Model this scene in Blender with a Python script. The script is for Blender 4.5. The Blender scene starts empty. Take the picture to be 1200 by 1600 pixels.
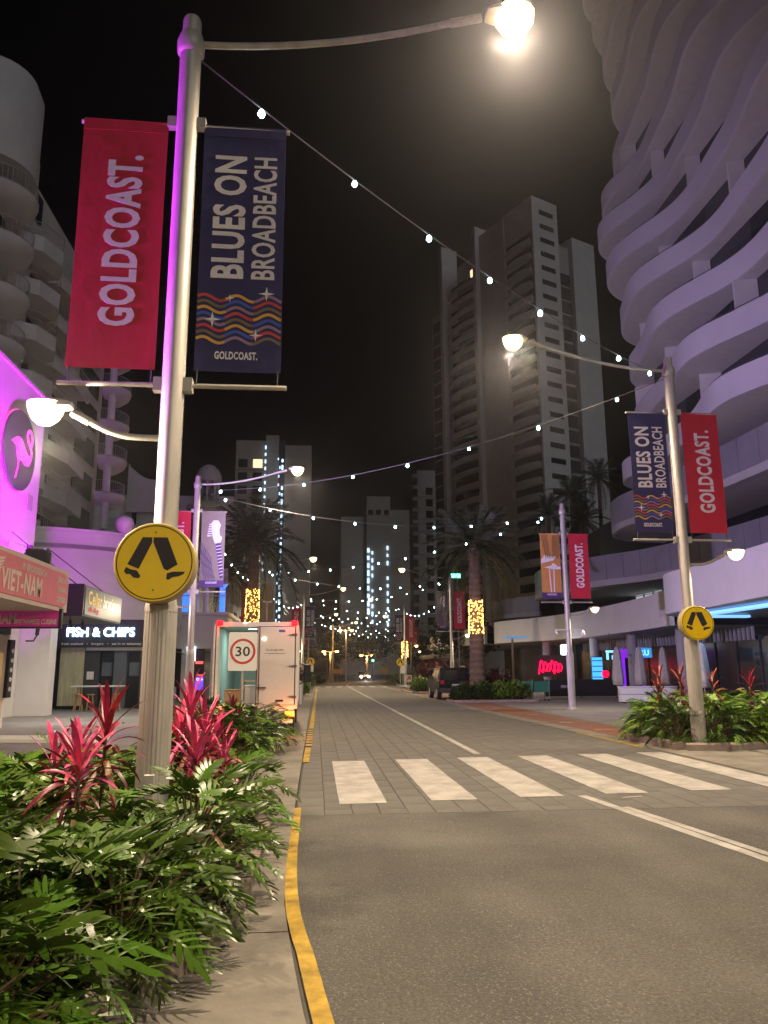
import bpy, bmesh, math, random
from math import sin, cos, pi, radians as R
from mathutils import Vector, Matrix
random.seed(7)
S = bpy.context.scene
C = S.collection

# ------------------------------------------------------------------ camera
cam_d = bpy.data.cameras.new('camera')
cam_d.sensor_fit = 'HORIZONTAL'; cam_d.sensor_width = 36.0; cam_d.lens = 36.0   # 1200 px focal on 1200 px width
cam_d.clip_start = 0.05; cam_d.clip_end = 3000
cam = bpy.data.objects.new('camera', cam_d); C.objects.link(cam)
PITCH = math.atan2(247, 1200); YAW = R(5.04); ROLL = R(0.29)
cam.matrix_world = (Matrix.Translation((0, 0, 1.65)) @ Matrix.Rotation(-YAW, 4, 'Z')
                    @ Matrix.Rotation(pi/2 + PITCH, 4, 'X') @ Matrix.Rotation(-ROLL, 4, 'Z'))
S.camera = cam

# ------------------------------------------------------------------ night sky
W = bpy.data.worlds.new('World'); S.world = W; W.use_nodes = True
wn = W.node_tree.nodes; wl = W.node_tree.links
bg = wn.get('Background') or wn.new('ShaderNodeBackground')
sky = wn.new('ShaderNodeTexSky'); sky.sky_type = 'NISHITA'; sky.sun_disc = False
sky.sun_elevation = R(-3.0); sky.sun_rotation = R(200)
sky.air_density = 1.0; sky.dust_density = 3.0
hs = wn.new('ShaderNodeHueSaturation'); hs.inputs['Saturation'].default_value = 0.9
wl.new(sky.outputs[0], hs.inputs['Color']); wl.new(hs.outputs[0], bg.inputs['Color'])
bg.inputs['Strength'].default_value = 0.006
# added faint fill standing in for night city glow, from behind the camera
fill_lamp_d = bpy.data.lights.new('sun', 'SUN'); fill_lamp_d.energy = 0.32; fill_lamp_d.angle = R(25); fill_lamp_d.color = (0.90, 0.93, 1.0)
fill_lamp = bpy.data.objects.new('sun', fill_lamp_d); C.objects.link(fill_lamp)
fill_lamp.rotation_euler = (R(58), 0, R(30))

S.view_settings.view_transform = 'Standard'; S.view_settings.look = 'None'
S.view_settings.exposure = 0.0; S.view_settings.gamma = 1.0
S.view_settings.use_curve_mapping = False
S.render.engine = 'CYCLES'
S.cycles.use_denoising = True
S.cycles.max_bounces = 4; S.cycles.diffuse_bounces = 2; S.cycles.glossy_bounces = 2
S.cycles.transmission_bounces = 4; S.cycles.volume_bounces = 0; S.cycles.transparent_max_bounces = 8
S.cycles.sample_clamp_indirect = 3.0; S.cycles.sample_clamp_direct = 0.0
S.cycles.caustics_reflective = False; S.cycles.caustics_refractive = False
S.cycles.use_light_tree = True
S.cycles.use_adaptive_sampling = True; S.cycles.adaptive_threshold = 0.02

# ------------------------------------------------------------------ materials
MATS = {}
def M(name, col, rough=0.6, metal=0.0, var=0.0, vscale=3.0, bump=0.0, bscale=60.0, emit=0.0, ecol=None, spec=0.5, rand=0.0, stretch=None, col2=None, coat=0.0, alpha=1.0):
    if name in MATS: return MATS[name]
    m = bpy.data.materials.new(name); m.use_nodes = True
    nt = m.node_tree; n = nt.nodes; l = nt.links
    b = n.get('Principled BSDF')
    b.inputs['Base Color'].default_value = (*col, 1)
    b.inputs['Roughness'].default_value = rough; b.inputs['Metallic'].default_value = metal
    b.inputs['Specular IOR Level'].default_value = spec; b.inputs['Coat Weight'].default_value = coat
    b.inputs['Alpha'].default_value = alpha
    out = None
    if var or bump or col2:
        tc = n.new('ShaderNodeTexCoord'); mp = n.new('ShaderNodeMapping')
        l.new(tc.outputs['Object'], mp.inputs['Vector'])
        if stretch: mp.inputs['Scale'].default_value = stretch
    if var or col2:
        nz = n.new('ShaderNodeTexNoise'); nz.inputs['Scale'].default_value = vscale
        nz.inputs['Detail'].default_value = 8; nz.inputs['Roughness'].default_value = 0.65
        l.new(mp.outputs[0], nz.inputs['Vector'])
        mx = n.new('ShaderNodeMix'); mx.data_type = 'RGBA'
        a = tuple(max(0, c*(1-var)) for c in col); d = col2 if col2 else tuple(min(1, c*(1+var)) for c in col)
        mx.inputs['A'].default_value = (*a, 1); mx.inputs['B'].default_value = (*d, 1)
        rp = n.new('ShaderNodeMapRange'); rp.inputs[1].default_value = 0.3; rp.inputs[2].default_value = 0.7
        l.new(nz.outputs['Fac'], rp.inputs[0]); l.new(rp.outputs[0], mx.inputs['Factor'])
        out = mx.outputs['Result']
    if rand:
        oi = n.new('ShaderNodeObjectInfo'); hv = n.new('ShaderNodeHueSaturation')
        r1 = n.new('ShaderNodeMapRange'); r1.inputs[3].default_value = 1-rand; r1.inputs[4].default_value = 1+rand
        r2 = n.new('ShaderNodeMapRange'); r2.inputs[3].default_value = 0.5-0.035*rand; r2.inputs[4].default_value = 0.5+0.02*rand
        l.new(oi.outputs['Random'], r1.inputs[0]); l.new(oi.outputs['Random'], r2.inputs[0])
        l.new(r1.outputs[0], hv.inputs['Value']); l.new(r2.outputs[0], hv.inputs['Hue'])
        if out: l.new(out, hv.inputs['Color'])
        else: hv.inputs['Color'].default_value = (*col, 1)
        out = hv.outputs[0]
    if out: l.new(out, b.inputs['Base Color'])
    if bump:
        nb = n.new('ShaderNodeTexNoise'); nb.inputs['Scale'].default_value = bscale; nb.inputs['Detail'].default_value = 4
        l.new(mp.outputs[0], nb.inputs['Vector'])
        bp = n.new('ShaderNodeBump'); bp.inputs['Strength'].default_value = bump; bp.inputs['Distance'].default_value = 0.02
        l.new(nb.outputs['Fac'], bp.inputs['Height']); l.new(bp.outputs[0], b.inputs['Normal'])
    if emit:
        b.inputs['Emission Color'].default_value = (*(ecol or col), 1); b.inputs['Emission Strength'].default_value = emit
        m.cycles.emission_sampling = 'NONE'
    MATS[name] = m
    return m

def asphalt():
    m = bpy.data.materials.new('asphalt'); m.use_nodes = True; nt = m.node_tree; n = nt.nodes; l = nt.links
    b = n.get('Principled BSDF'); tc = n.new('ShaderNodeTexCoord')
    vo = n.new('ShaderNodeTexVoronoi'); vo.inputs['Scale'].default_value = 110
    nz = n.new('ShaderNodeTexNoise'); nz.inputs['Scale'].default_value = 0.7; nz.inputs['Detail'].default_value = 7
    n2 = n.new('ShaderNodeTexNoise'); n2.inputs['Scale'].default_value = 45; n2.inputs['Detail'].default_value = 3
    for t in (vo, nz, n2): l.new(tc.outputs['Object'], t.inputs['Vector'])
    r1 = n.new('ShaderNodeValToRGB'); r1.color_ramp.elements[0].position = 0.25; r1.color_ramp.elements[0].color = (0.068, 0.066, 0.062, 1)
    r1.color_ramp.elements[1].position = 0.8; r1.color_ramp.elements[1].color = (0.168, 0.160, 0.144, 1)
    l.new(n2.outputs['Fac'], r1.inputs[0])
    r2 = n.new('ShaderNodeValToRGB'); r2.color_ramp.elements[0].position = 0.3; r2.color_ramp.elements[0].color = (0.66, 0.66, 0.66, 1)
    r2.color_ramp.elements[1].position = 0.7; r2.color_ramp.elements[1].color = (1.2, 1.18, 1.12, 1)
    l.new(nz.outputs['Fac'], r2.inputs[0])
    mu = n.new('ShaderNodeMix'); mu.data_type = 'RGBA'; mu.blend_type = 'MULTIPLY'; mu.inputs['Factor'].default_value = 1
    l.new(r1.outputs[0], mu.inputs['A']); l.new(r2.outputs[0], mu.inputs['B'])
    sp = n.new('ShaderNodeMapRange'); sp.inputs[1].default_value = 0.93; sp.inputs[2].default_value = 0.97
    vc = n.new('ShaderNodeSeparateColor'); l.new(vo.outputs['Color'], vc.inputs[0]); l.new(vc.outputs[0], sp.inputs[0])
    m2 = n.new('ShaderNodeMix'); m2.data_type = 'RGBA'; m2.inputs['B'].default_value = (0.23, 0.21, 0.18, 1)
    l.new(sp.outputs[0], m2.inputs['Factor']); l.new(mu.outputs['Result'], m2.inputs['A'])
    mp = n.new('ShaderNodeMapping'); mp.inputs['Scale'].default_value = (1.0, 0.05, 1.0); l.new(tc.outputs['Object'], mp.inputs['Vector'])
    n3 = n.new('ShaderNodeTexNoise'); n3.inputs['Scale'].default_value = 1.1; n3.inputs['Detail'].default_value = 3; l.new(mp.outputs[0], n3.inputs['Vector'])
    n4 = n.new('ShaderNodeTexNoise'); n4.inputs['Scale'].default_value = 2.4; n4.inputs['Detail'].default_value = 9; n4.inputs['Roughness'].default_value = 0.7; l.new(tc.outputs['Object'], n4.inputs['Vector'])
    ta = n.new('ShaderNodeMapRange'); ta.inputs[1].default_value = 0.35; ta.inputs[2].default_value = 0.65; ta.inputs[3].default_value = 0.80; ta.inputs[4].default_value = 1.12; l.new(n3.outputs['Fac'], ta.inputs[0])
    tb_ = n.new('ShaderNodeMapRange'); tb_.inputs[1].default_value = 0.60; tb_.inputs[2].default_value = 0.72; tb_.inputs[3].default_value = 1.0; tb_.inputs[4].default_value = 0.62; l.new(n4.outputs['Fac'], tb_.inputs[0])
    pr_ = n.new('ShaderNodeMath'); pr_.operation = 'MULTIPLY'; l.new(ta.outputs[0], pr_.inputs[0]); l.new(tb_.outputs[0], pr_.inputs[1])
    m5 = n.new('ShaderNodeMix'); m5.data_type = 'RGBA'; m5.blend_type = 'MULTIPLY'; m5.inputs['Factor'].default_value = 1
    l.new(m2.outputs['Result'], m5.inputs['A']); l.new(pr_.outputs[0], m5.inputs['B']); l.new(m5.outputs['Result'], b.inputs['Base Color'])
    bp = n.new('ShaderNodeBump'); bp.inputs['Strength'].default_value = 0.7; bp.inputs['Distance'].default_value = 0.012
    l.new(vo.outputs['Distance'], bp.inputs['Height']); l.new(bp.outputs[0], b.inputs['Normal'])
    b.inputs['Roughness'].default_value = 0.82
    return m
MATS['asphalt'] = asphalt()

def brickmat(name, c1, c2, mortar, sx, sy, mort=0.02):
    m = bpy.data.materials.new(name); m.use_nodes = True; nt = m.node_tree; n = nt.nodes; l = nt.links
    b = n.get('Principled BSDF'); tc = n.new('ShaderNodeTexCoord')
    br = n.new('ShaderNodeTexBrick'); br.inputs['Scale'].default_value = 1
    br.inputs['Brick Width'].default_value = sx; br.inputs['Row Height'].default_value = sy; br.inputs['Mortar Size'].default_value = mort
    br.inputs['Color1'].default_value = (*c1, 1); br.inputs['Color2'].default_value = (*c2, 1); br.inputs['Mortar'].default_value = (*mortar, 1)
    nz = n.new('ShaderNodeTexNoise'); nz.inputs['Scale'].default_value = 1.2; nz.inputs['Detail'].default_value = 8
    l.new(tc.outputs['Object'], br.inputs['Vector']); l.new(tc.outputs['Object'], nz.inputs['Vector'])
    rp = n.new('ShaderNodeMapRange'); rp.inputs[3].default_value = 0.55; rp.inputs[4].default_value = 1.4
    l.new(nz.outputs['Fac'], rp.inputs[0])
    mu = n.new('ShaderNodeMix'); mu.data_type = 'RGBA'; mu.blend_type = 'MULTIPLY'; mu.inputs['Factor'].default_value = 1
    l.new(br.outputs['Color'], mu.inputs['A']); l.new(rp.outputs[0], mu.inputs['B']); l.new(mu.outputs['Result'], b.inputs['Base Color'])
    b.inputs['Roughness'].default_value = 0.8
    MATS[name] = m; return m

# ------------------------------------------------------------------ mesh helpers
class MB:
    def __init__(s): s.v = []; s.f = []; s.m = []; s.cur = 0
    def add(s, vs, fs):
        o = len(s.v); s.v += [tuple(v) for v in vs]; s.f += [tuple(i+o for i in f) for f in fs]; s.m += [s.cur]*len(fs); return s
    def box(s, x0, x1, y0, y1, z0, z1):
        vs = [(x, y, z) for z in (z0, z1) for y in (y0, y1) for x in (x0, x1)]
        return s.add(vs, [(0,2,3,1), (4,5,7,6), (0,1,5,4), (1,3,7,5), (3,2,6,7), (2,0,4,6)])
    def bbox(s, x0, x1, y0, y1, z0, z1, c=0.02):      # box with chamfered vertical and top edges
        c = min(c, (x1-x0)/3, (y1-y0)/3, (z1-z0)/3)
        ring = lambda d, z: [(x0+c+d, y0+d, z), (x1-c-d, y0+d, z), (x1-d, y0+c+d, z), (x1-d, y1-c-d, z), (x1-c-d, y1-d, z), (x0+c+d, y1-d, z), (x0+d, y1-c-d, z), (x0+d, y0+c+d, z)]
        vs = ring(c, z0) + ring(0, z0+c) + ring(0, z1-c) + ring(c, z1)
        fs = [tuple(range(7, -1, -1)), tuple(range(24, 32))]
        for k in range(3):
            for i in range(8): j = (i+1) % 8; fs.append((k*8+i, k*8+j, k*8+8+j, k*8+8+i))
        return s.add(vs, fs)
    def lathe(s, prof, n=20, c=(0, 0, 0), cap=True):
        vs = []; fs = []
        for r, z in prof:
            for i in range(n): a = 2*pi*i/n; vs.append((c[0]+r*cos(a), c[1]+r*sin(a), c[2]+z))
        for k in range(len(prof)-1):
            for i in range(n): j = (i+1) % n; fs.append((k*n+i, k*n+j, (k+1)*n+j, (k+1)*n+i))
        if cap: fs += [tuple(range(n-1, -1, -1)), tuple(range((len(prof)-1)*n, len(prof)*n))]
        return s.add(vs, fs)
    def tube(s, pts, r, n=8, cap=True):
        pts = [Vector(p) for p in pts]; k = len(pts); rs = r if isinstance(r, (list, tuple)) else [r]*k
        vs = []; fs = []; u = None
        for i, p in enumerate(pts):
            t = (pts[min(i+1, k-1)]-pts[max(i-1, 0)]).normalized()
            if u is None: u = t.orthogonal().normalized()
            else: u = (u - t*u.dot(t)).normalized()
            w = t.cross(u)
            for j in range(n): a = 2*pi*j/n; vs.append(p+(u*cos(a)+w*sin(a))*rs[i])
        for i in range(k-1):
            for j in range(n): q = (j+1) % n; fs.append((i*n+j, i*n+q, (i+1)*n+q, (i+1)*n+j))
        if cap: fs += [tuple(range(n-1, -1, -1)), tuple(range((k-1)*n, k*n))]
        return s.add(vs, fs)
    def prism(s, poly, z0, z1):           # poly in xy, extruded along z
        n = len(poly); vs = [(x, y, z0) for x, y in poly]+[(x, y, z1) for x, y in poly]
        return s.add(vs, [tuple(range(n-1, -1, -1)), tuple(range(n, 2*n))]+[(i, (i+1) % n, n+(i+1) % n, n+i) for i in range(n)])
    def plate(s, poly, y0, y1):           # poly in xz, front at y0 (towards the viewer, -y), back at y1
        n = len(poly); vs = [(x, y0, z) for x, z in poly]+[(x, y1, z) for x, z in poly]
        return s.add(vs, [tuple(range(n)), tuple(range(2*n-1, n-1, -1))]+[(i, n+i, n+(i+1) % n, (i+1) % n) for i in range(n)])
    def ring(s, ro, ri, y0, y1, n=48, cx=0, cz=0):
        vs = []; fs = []
        for i in range(n):
            a = 2*pi*i/n; vs += [(cx+ro*cos(a), y0, cz+ro*sin(a)), (cx+ri*cos(a), y0, cz+ri*sin(a)), (cx+ro*cos(a), y1, cz+ro*sin(a)), (cx+ri*cos(a), y1, cz+ri*sin(a))]
        for i in range(n):
            a = 4*i; b = 4*((i+1) % n); fs += [(a, b, b+1, a+1), (a+2, a+3, b+3, b+2), (a, a+2, b+2, b), (a+1, b+1, b+3, a+3)]
        return s.add(vs, fs)
    def strip(s, path, h0, h1, t=0.15, closed=False):      # wall of thickness t that follows a plan path, path normal to its left
        n = len(path); off = []
        for i in range(n):
            a = Vector(path[i-1] if (closed or i) else path[0]); b = Vector(path[(i+1) % n] if (closed or i < n-1) else path[-1])
            d = (b-a); d = d.normalized() if d.length > 1e-6 else Vector((1, 0)); off.append((path[i][0]-d.y*t, path[i][1]+d.x*t))
        vs = []; fs = []
        for i in range(n):
            (x, y), (u, w) = path[i], off[i]; vs += [(x, y, h0), (x, y, h1), (u, w, h1), (u, w, h0)]
        for i in range(n if closed else n-1):
            a = 4*i; b = 4*((i+1) % n)
            for q in range(4): fs.append((a+q, b+q, b+(q+1) % 4, a+(q+1) % 4))
        if not closed: fs += [(0, 1, 2, 3), (4*n-1, 4*n-2, 4*n-3, 4*n-4)]
        return s.add(vs, fs)
    def mesh(s, name='mesh'):
        me = bpy.data.meshes.new(name); me.from_pydata(s.v, [], s.f); me.validate(); me.update()
        bm = bmesh.new(); bm.from_mesh(me); mi = None
        bmesh.ops.recalc_face_normals(bm, faces=bm.faces); bm.to_mesh(me); bm.free()
        if any(s.m) and len(me.polygons) == len(s.m): me.polygons.foreach_set('material_index', s.m)
        return me

def ob(name, mb, mats, parent=None, loc=(0, 0, 0), rz=0, smooth=False, rot=None):
    me = mb.mesh(name) if isinstance(mb, MB) else mb
    o = bpy.data.objects.new(name, me); C.objects.link(o)
    if not me.materials:
        for m in (mats if isinstance(mats, (list, tuple)) else [mats]): me.materials.append(MATS[m] if isinstance(m, str) else m)
    if parent: o.parent = parent
    o.location = loc; o.rotation_euler = rot if rot else (0, 0, rz)
    if smooth:
        me.polygons.foreach_set('use_smooth', [True]*len(me.polygons))
        if smooth != True: me.set_sharp_from_angle(angle=R(smooth))
    return o
def tag(o, label, cat, group=None, kind=None):
    o['label'] = label; o['category'] = cat
    if group: o['group'] = group
    if kind: o['kind'] = kind
    return o
def struct(o): o['kind'] = 'structure'; return o
def stuff(o): o['kind'] = 'stuff'; return o
def thing(name, label, cat, loc=(0, 0, 0), rz=0, group=None):
    o = bpy.data.objects.new(name, None); C.objects.link(o); o.location = loc; o.rotation_euler = (0, 0, rz); o.empty_display_size = 0.2
    return tag(o, label, cat, group)
KIDS = {}
def copy_tree(o, parent=None):
    c = o.copy(); C.objects.link(c); c.parent = parent
    for ch in o.children: copy_tree(ch, c)
    return c
def light(kind, parent, loc, energy, col, size=0.1, rot=(0, 0, 0), spot=None, blend=0.5, name='lamp_light', spread=None, sy=None):
    d = bpy.data.lights.new(name, kind); d.energy = energy; d.color = col
    if kind == 'AREA':
        d.size = size
        if sy: d.shape = 'RECTANGLE'; d.size_y = sy
        if spread: d.spread = spread
    else: d.shadow_soft_size = size
    if spot: d.spot_size = spot; d.spot_blend = blend
    o = bpy.data.objects.new(name, d); C.objects.link(o); o.parent = parent; o.location = loc; o.rotation_euler = rot
    return o
def aim(o, target):
    d = Vector(target)-o.location; o.rotation_euler = d.to_track_quat('-Z', 'Y').to_euler(); return o

TXT = {}
def text_pts(s, bold=0.02):
    k = (s, bold)
    if k not in TXT:
        cu = bpy.data.curves.new('lettering', 'FONT'); cu.body = s; cu.size = 1; cu.offset = bold; cu.extrude = 0.0; cu.space_character = 1+2.4*bold; cu.resolution_u = 3
        o = bpy.data.objects.new('lettering_tmp', cu); C.objects.link(o)
        me = bpy.data.meshes.new_from_object(o.evaluated_get(bpy.context.evaluated_depsgraph_get()))
        TXT[k] = ([tuple(v.co) for v in me.vertices], [tuple(p.vertices) for p in me.polygons])
        bpy.data.objects.remove(o); bpy.data.meshes.remove(me); bpy.data.curves.remove(cu)
    return TXT[k]
def text_mb(s, w, h, cx=0, cz=0, y=0.0, up=False, bold=0.02, mb=None, thick=0.004, warp=None):
    """lettering fitted into w x h in the xz plane, front at y (faces -y); up=True reads upwards"""
    vs, fs = text_pts(s, bold); xs = [v[0] for v in vs]; ys = [v[1] for v in vs]
    x0, x1, y0, y1 = min(xs), max(xs), min(ys), max(ys); mb = mb or MB()
    P = []
    for v in vs:
        a = (v[0]-x0)/(x1-x0)-0.5; b = (v[1]-y0)/(y1-y0)-0.5
        x, z = (cx-b*h, cz+a*w) if up else (cx+a*w, cz+b*h)
        P.append((x, y+(warp(x, z) if warp else 0), z))
    n = len(P); mb.add(P + [(p[0], p[1]+thick, p[2]) for p in P], list(fs)+[tuple(i+n for i in reversed(f)) for f in fs])
    ed = {}
    for f in fs:
        for i in range(len(f)): e = (f[i], f[(i+1) % len(f)]); ed[tuple(sorted(e))] = ed.get(tuple(sorted(e)), 0)+1
    o = len(mb.v)-2*n
    for (a, b), c in ed.items():
        if c == 1: mb.f.append((o+a, o+b, o+b+n, o+a+n)); mb.m.append(mb.cur)
    return mb
def arc(cx, cy, r, a0, a1, n):
    return [(cx+r*cos(R(a0+(a1-a0)*i/n)), cy+r*sin(R(a0+(a1-a0)*i/n))) for i in range(n+1)]
def smooth_path(pts, sub=6, closed=False):
    n = len(pts); out = []
    for i in range(n if closed else n-1):
        g = lambda k: Vector(pts[k % n] if closed else pts[min(max(k, 0), n-1)])
        a, b, c, d = g(i-1), g(i), g(i+1), g(i+2)
        for j in range(sub):
            t = j/sub; p = 0.5*((2*b)+(c-a)*t+(2*a-5*b+4*c-d)*t*t+(3*b-a-3*c+d)*t**3); out.append(tuple(p))
    if not closed: out.append(tuple(pts[-1]))
    return out

# palette
M('concrete', (0.205, 0.185, 0.155), 0.85, var=0.35, vscale=1.6, bump=0.15, bscale=90)
M('concrete_dark', (0.22, 0.21, 0.19), 0.85, var=0.25, vscale=1.2, bump=0.15)
M('footpath_stone', (0.22, 0.21, 0.19), 0.8, var=0.2, vscale=0.6, bump=0.1)
M('kerb', (0.28, 0.22, 0.19), 0.85, var=0.25, vscale=4, bump=0.25)
M('road_white', (0.385, 0.362, 0.335), 0.7, var=0.38, vscale=2.6, bump=0.15, bscale=120)
M('road_yellow', (0.40, 0.25, 0.02), 0.75, var=0.55, vscale=5, bump=0.2, bscale=120)
M('paver', (0.122, 0.116, 0.104), 0.8, var=0.28, vscale=2.2, bump=0.25, bscale=110, rand=0.10)
M('joint', (0.082, 0.077, 0.068), 0.95, var=0.3)
M('soil', (0.035, 0.024, 0.016), 0.95, var=0.4, vscale=8, bump=0.6, bscale=30)
M('steel', (0.46, 0.43, 0.39), 0.5, metal=0.25, var=0.22, vscale=5, bump=0.04, stretch=(1, 1, 0.25))
M('steel_dark', (0.10, 0.10, 0.10), 0.5, metal=0.5)
M('white_paint', (0.74, 0.72, 0.69), 0.6, var=0.06, vscale=0.8, bump=0.03)
M('render_white', (0.66, 0.64, 0.62), 0.75, var=0.10, vscale=0.5, bump=0.06, bscale=30)
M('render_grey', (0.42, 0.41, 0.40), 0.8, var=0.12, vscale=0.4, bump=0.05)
M('render_tan', (0.40, 0.36, 0.30), 0.8, var=0.12, vscale=0.3)
M('balcony_soffit', (0.55, 0.53, 0.52), 0.8, var=0.08)
M('glass_dark', (0.015, 0.018, 0.022), 0.22, spec=0.4)
M('glass_grey', (0.045, 0.048, 0.055), 0.22, spec=0.4)
M('black', (0.012, 0.012, 0.014), 0.5)
M('charcoal', (0.045, 0.046, 0.052), 0.55, var=0.1)
M('rubber', (0.02, 0.02, 0.02), 0.8)
M('red_cloth', (0.56, 0.018, 0.045), 0.75, var=0.07, vscale=3, bump=0.35, bscale=4.5)
M('navy_cloth', (0.034, 0.028, 0.12), 0.75, var=0.1, vscale=3, bump=0.35, bscale=4.5)
M('taupe_cloth', (0.22, 0.19, 0.15), 0.75, var=0.08, bump=0.35, bscale=4.5)
M('orange_cloth', (0.58, 0.26, 0.07), 0.75, var=0.08, bump=0.35, bscale=4.5)
M('beige_cloth', (0.36, 0.27, 0.17), 0.75, var=0.08)
M('slate_cloth', (0.10, 0.14, 0.17), 0.75, var=0.08)
M('print_white', (0.80, 0.74, 0.76), 0.7, var=0.08, vscale=20)
M('print_black', (0.02, 0.015, 0.02), 0.7)
M('print_red', (0.62, 0.06, 0.06), 0.7); M('print_blue', (0.06, 0.11, 0.50), 0.7); M('print_gold', (0.75, 0.40, 0.07), 0.7)
M('print_olive', (0.20, 0.15, 0.08), 0.7); M('print_mauve', (0.34, 0.20, 0.32), 0.7); M('print_plum', (0.07, 0.03, 0.14), 0.7)
M('sign_yellow', (0.92, 0.62, 0.0), 0.35, var=0.03, vscale=5)
M('sign_rim', (0.44, 0.36, 0.20), 0.5, metal=0.3)
M('sign_white', (0.82, 0.78, 0.76), 0.4); M('sign_red', (0.5, 0.01, 0.02), 0.4)
M('bulb_glow', (0.9, 1.0, 1.0), emit=45, ecol=(0.62, 0.95, 1.0))
M('led_glow', (0.9, 0.95, 1.0), emit=2.0, ecol=(0.55, 0.78, 1.0))
M('fairy_glow', (1, 0.6, 0.2), emit=14, ecol=(1.0, 0.50, 0.10))
M('lamp_glow', (1, 0.9, 0.6), emit=8.0, ecol=(1.0, 0.74, 0.30))
M('warm_window', (1, 0.7, 0.4), emit=1.6, ecol=(1.0, 0.72, 0.42))
# ------------------------------------------------------------------ ground, road, footpaths
def sheet(name, poly, z, mat, parent=None, z0=None):
    mb = MB(); n = len(poly)
    if z0 is None: mb.add([(x, y, z) for x, y in poly], [tuple(range(n))])
    else: mb.prism(poly, z0, z)
    return ob(name, mb, mat, parent)
M('ground_dark', (0.06, 0.06, 0.055), 0.9, var=0.3, vscale=0.2)
struct(sheet('ground', [(-900, -300), (900, -300), (900, 1500), (-900, 1500)], -0.06, 'ground_dark'))

def road_c(t):      # centre line of the road: straight, then bending to the right
    if t < 84: return Vector((3.4, t)), Vector((0, 1))
    a = (t-84)/95.0; return Vector((3.4+95*(1-cos(a)), 84+95*sin(a))), Vector((sin(a), cos(a)))
def road_strip(name, t0, t1, o0, o1, z, mat, parent=None, step=4.0, thick=0.0):
    n = max(1, int(abs(t1-t0)/step)); mb = MB(); vs = []
    for i in range(n+1):
        t = t0+(t1-t0)*i/n; c, d = road_c(t); r = Vector((d.y, -d.x))
        a = c+r*(o0(t) if callable(o0) else o0); b = c+r*(o1(t) if callable(o1) else o1); vs += [(a.x, a.y, z), (b.x, b.y, z)]
    mb.add(vs, [(2*i, 2*i+1, 2*i+3, 2*i+2) for i in range(n)])
    return ob(name, mb, mat, parent)
def kx(pts):        # left/right kerb position as an offset from the road centre
    def f(t):
        for (a, x), (b, w) in zip(pts, pts[1:]):
            if t <= b: return x+(w-x)*(t-a)/(b-a)-3.4
        return pts[-1][1]-3.4
    return f
ROAD = struct(road_strip('road', -25, 190, -3.62, 3.95, -0.014, 'joint'))
ASPH = struct(road_strip('road_asphalt', -25, 9.48, kx([(-25, 0.5), (3.2, 0.16), (4.1, 0.0), (4.9, -0.08), (5.9, -0.16), (7.2, -0.2), (10, -0.2)]), 3.95, 0.0, 'asphalt', step=0.6))
brickmat('paving_far', (0.105, 0.097, 0.083), (0.12, 0.11, 0.094), (0.075, 0.069, 0.058), 0.33, 0.62, 0.012)
struct(road_strip('road_far', 40.2, 190, -3.6, 3.95, 0.0, 'paving_far'))
# stone setts of the raised crossing, in running bond along the road
PW, PL, GAP = 0.33, 0.62, 0.005
protos = []
for k in range(4):
    mb = MB(); c = 0.006; w, l = PW-GAP, PL-GAP; h = [random.uniform(-0.0015, 0.002) for _ in range(4)]
    mb.add([(0, 0, -0.03), (w, 0, -0.03), (w, l, -0.03), (0, l, -0.03), (c, c, h[0]), (w-c, c, h[1]), (w-c, l-c, h[2]), (c, l-c, h[3]), (0, 0, -c), (w, 0, -c), (w, l, -c), (0, l, -c)],
           [(0, 1, 9, 8), (1, 2, 10, 9), (2, 3, 11, 10), (3, 0, 8, 11), (8, 9, 5, 4), (9, 10, 6, 5), (10, 11, 7, 6), (11, 8, 4, 7), (4, 5, 6, 7)])
    protos.append(mb)
pm = [p.mesh('paver') for p in protos]
for m_ in pm: m_.materials.append(MATS['paver'])
cells = []
for c_ in range(23):
    x = -0.2+c_*PW
    for r_ in range(-1, 50):
        y = 9.5+(r_+0.5*(c_ % 2))*PL
        cells.append((x, y))
cells.sort(key=lambda p: p[1])
near = [p for p in cells if 9.49 <= p[1]]
first, rest = near[:300], near[300:]
for k, (x, y) in enumerate(first):
    o = bpy.data.objects.new('paver', pm[(k*7) % 4]); C.objects.link(o); o.parent = ROAD; o.location = (x, y, 0.0)
mb = MB()
for x, y in rest:
    p = protos[random.randrange(4)]; mb.add([(a+x, b+y, c) for a, b, c in p.v], p.f)
for c_ in range(1, 23, 2):       # half setts that close the near edge
    x = -0.2+c_*PW; mb.box(x, x+PW-GAP, 9.5, 9.5+PL/2-GAP, -0.03, 0.0)
stuff(ob('paver_field', mb, 'paver', ROAD))
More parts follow.
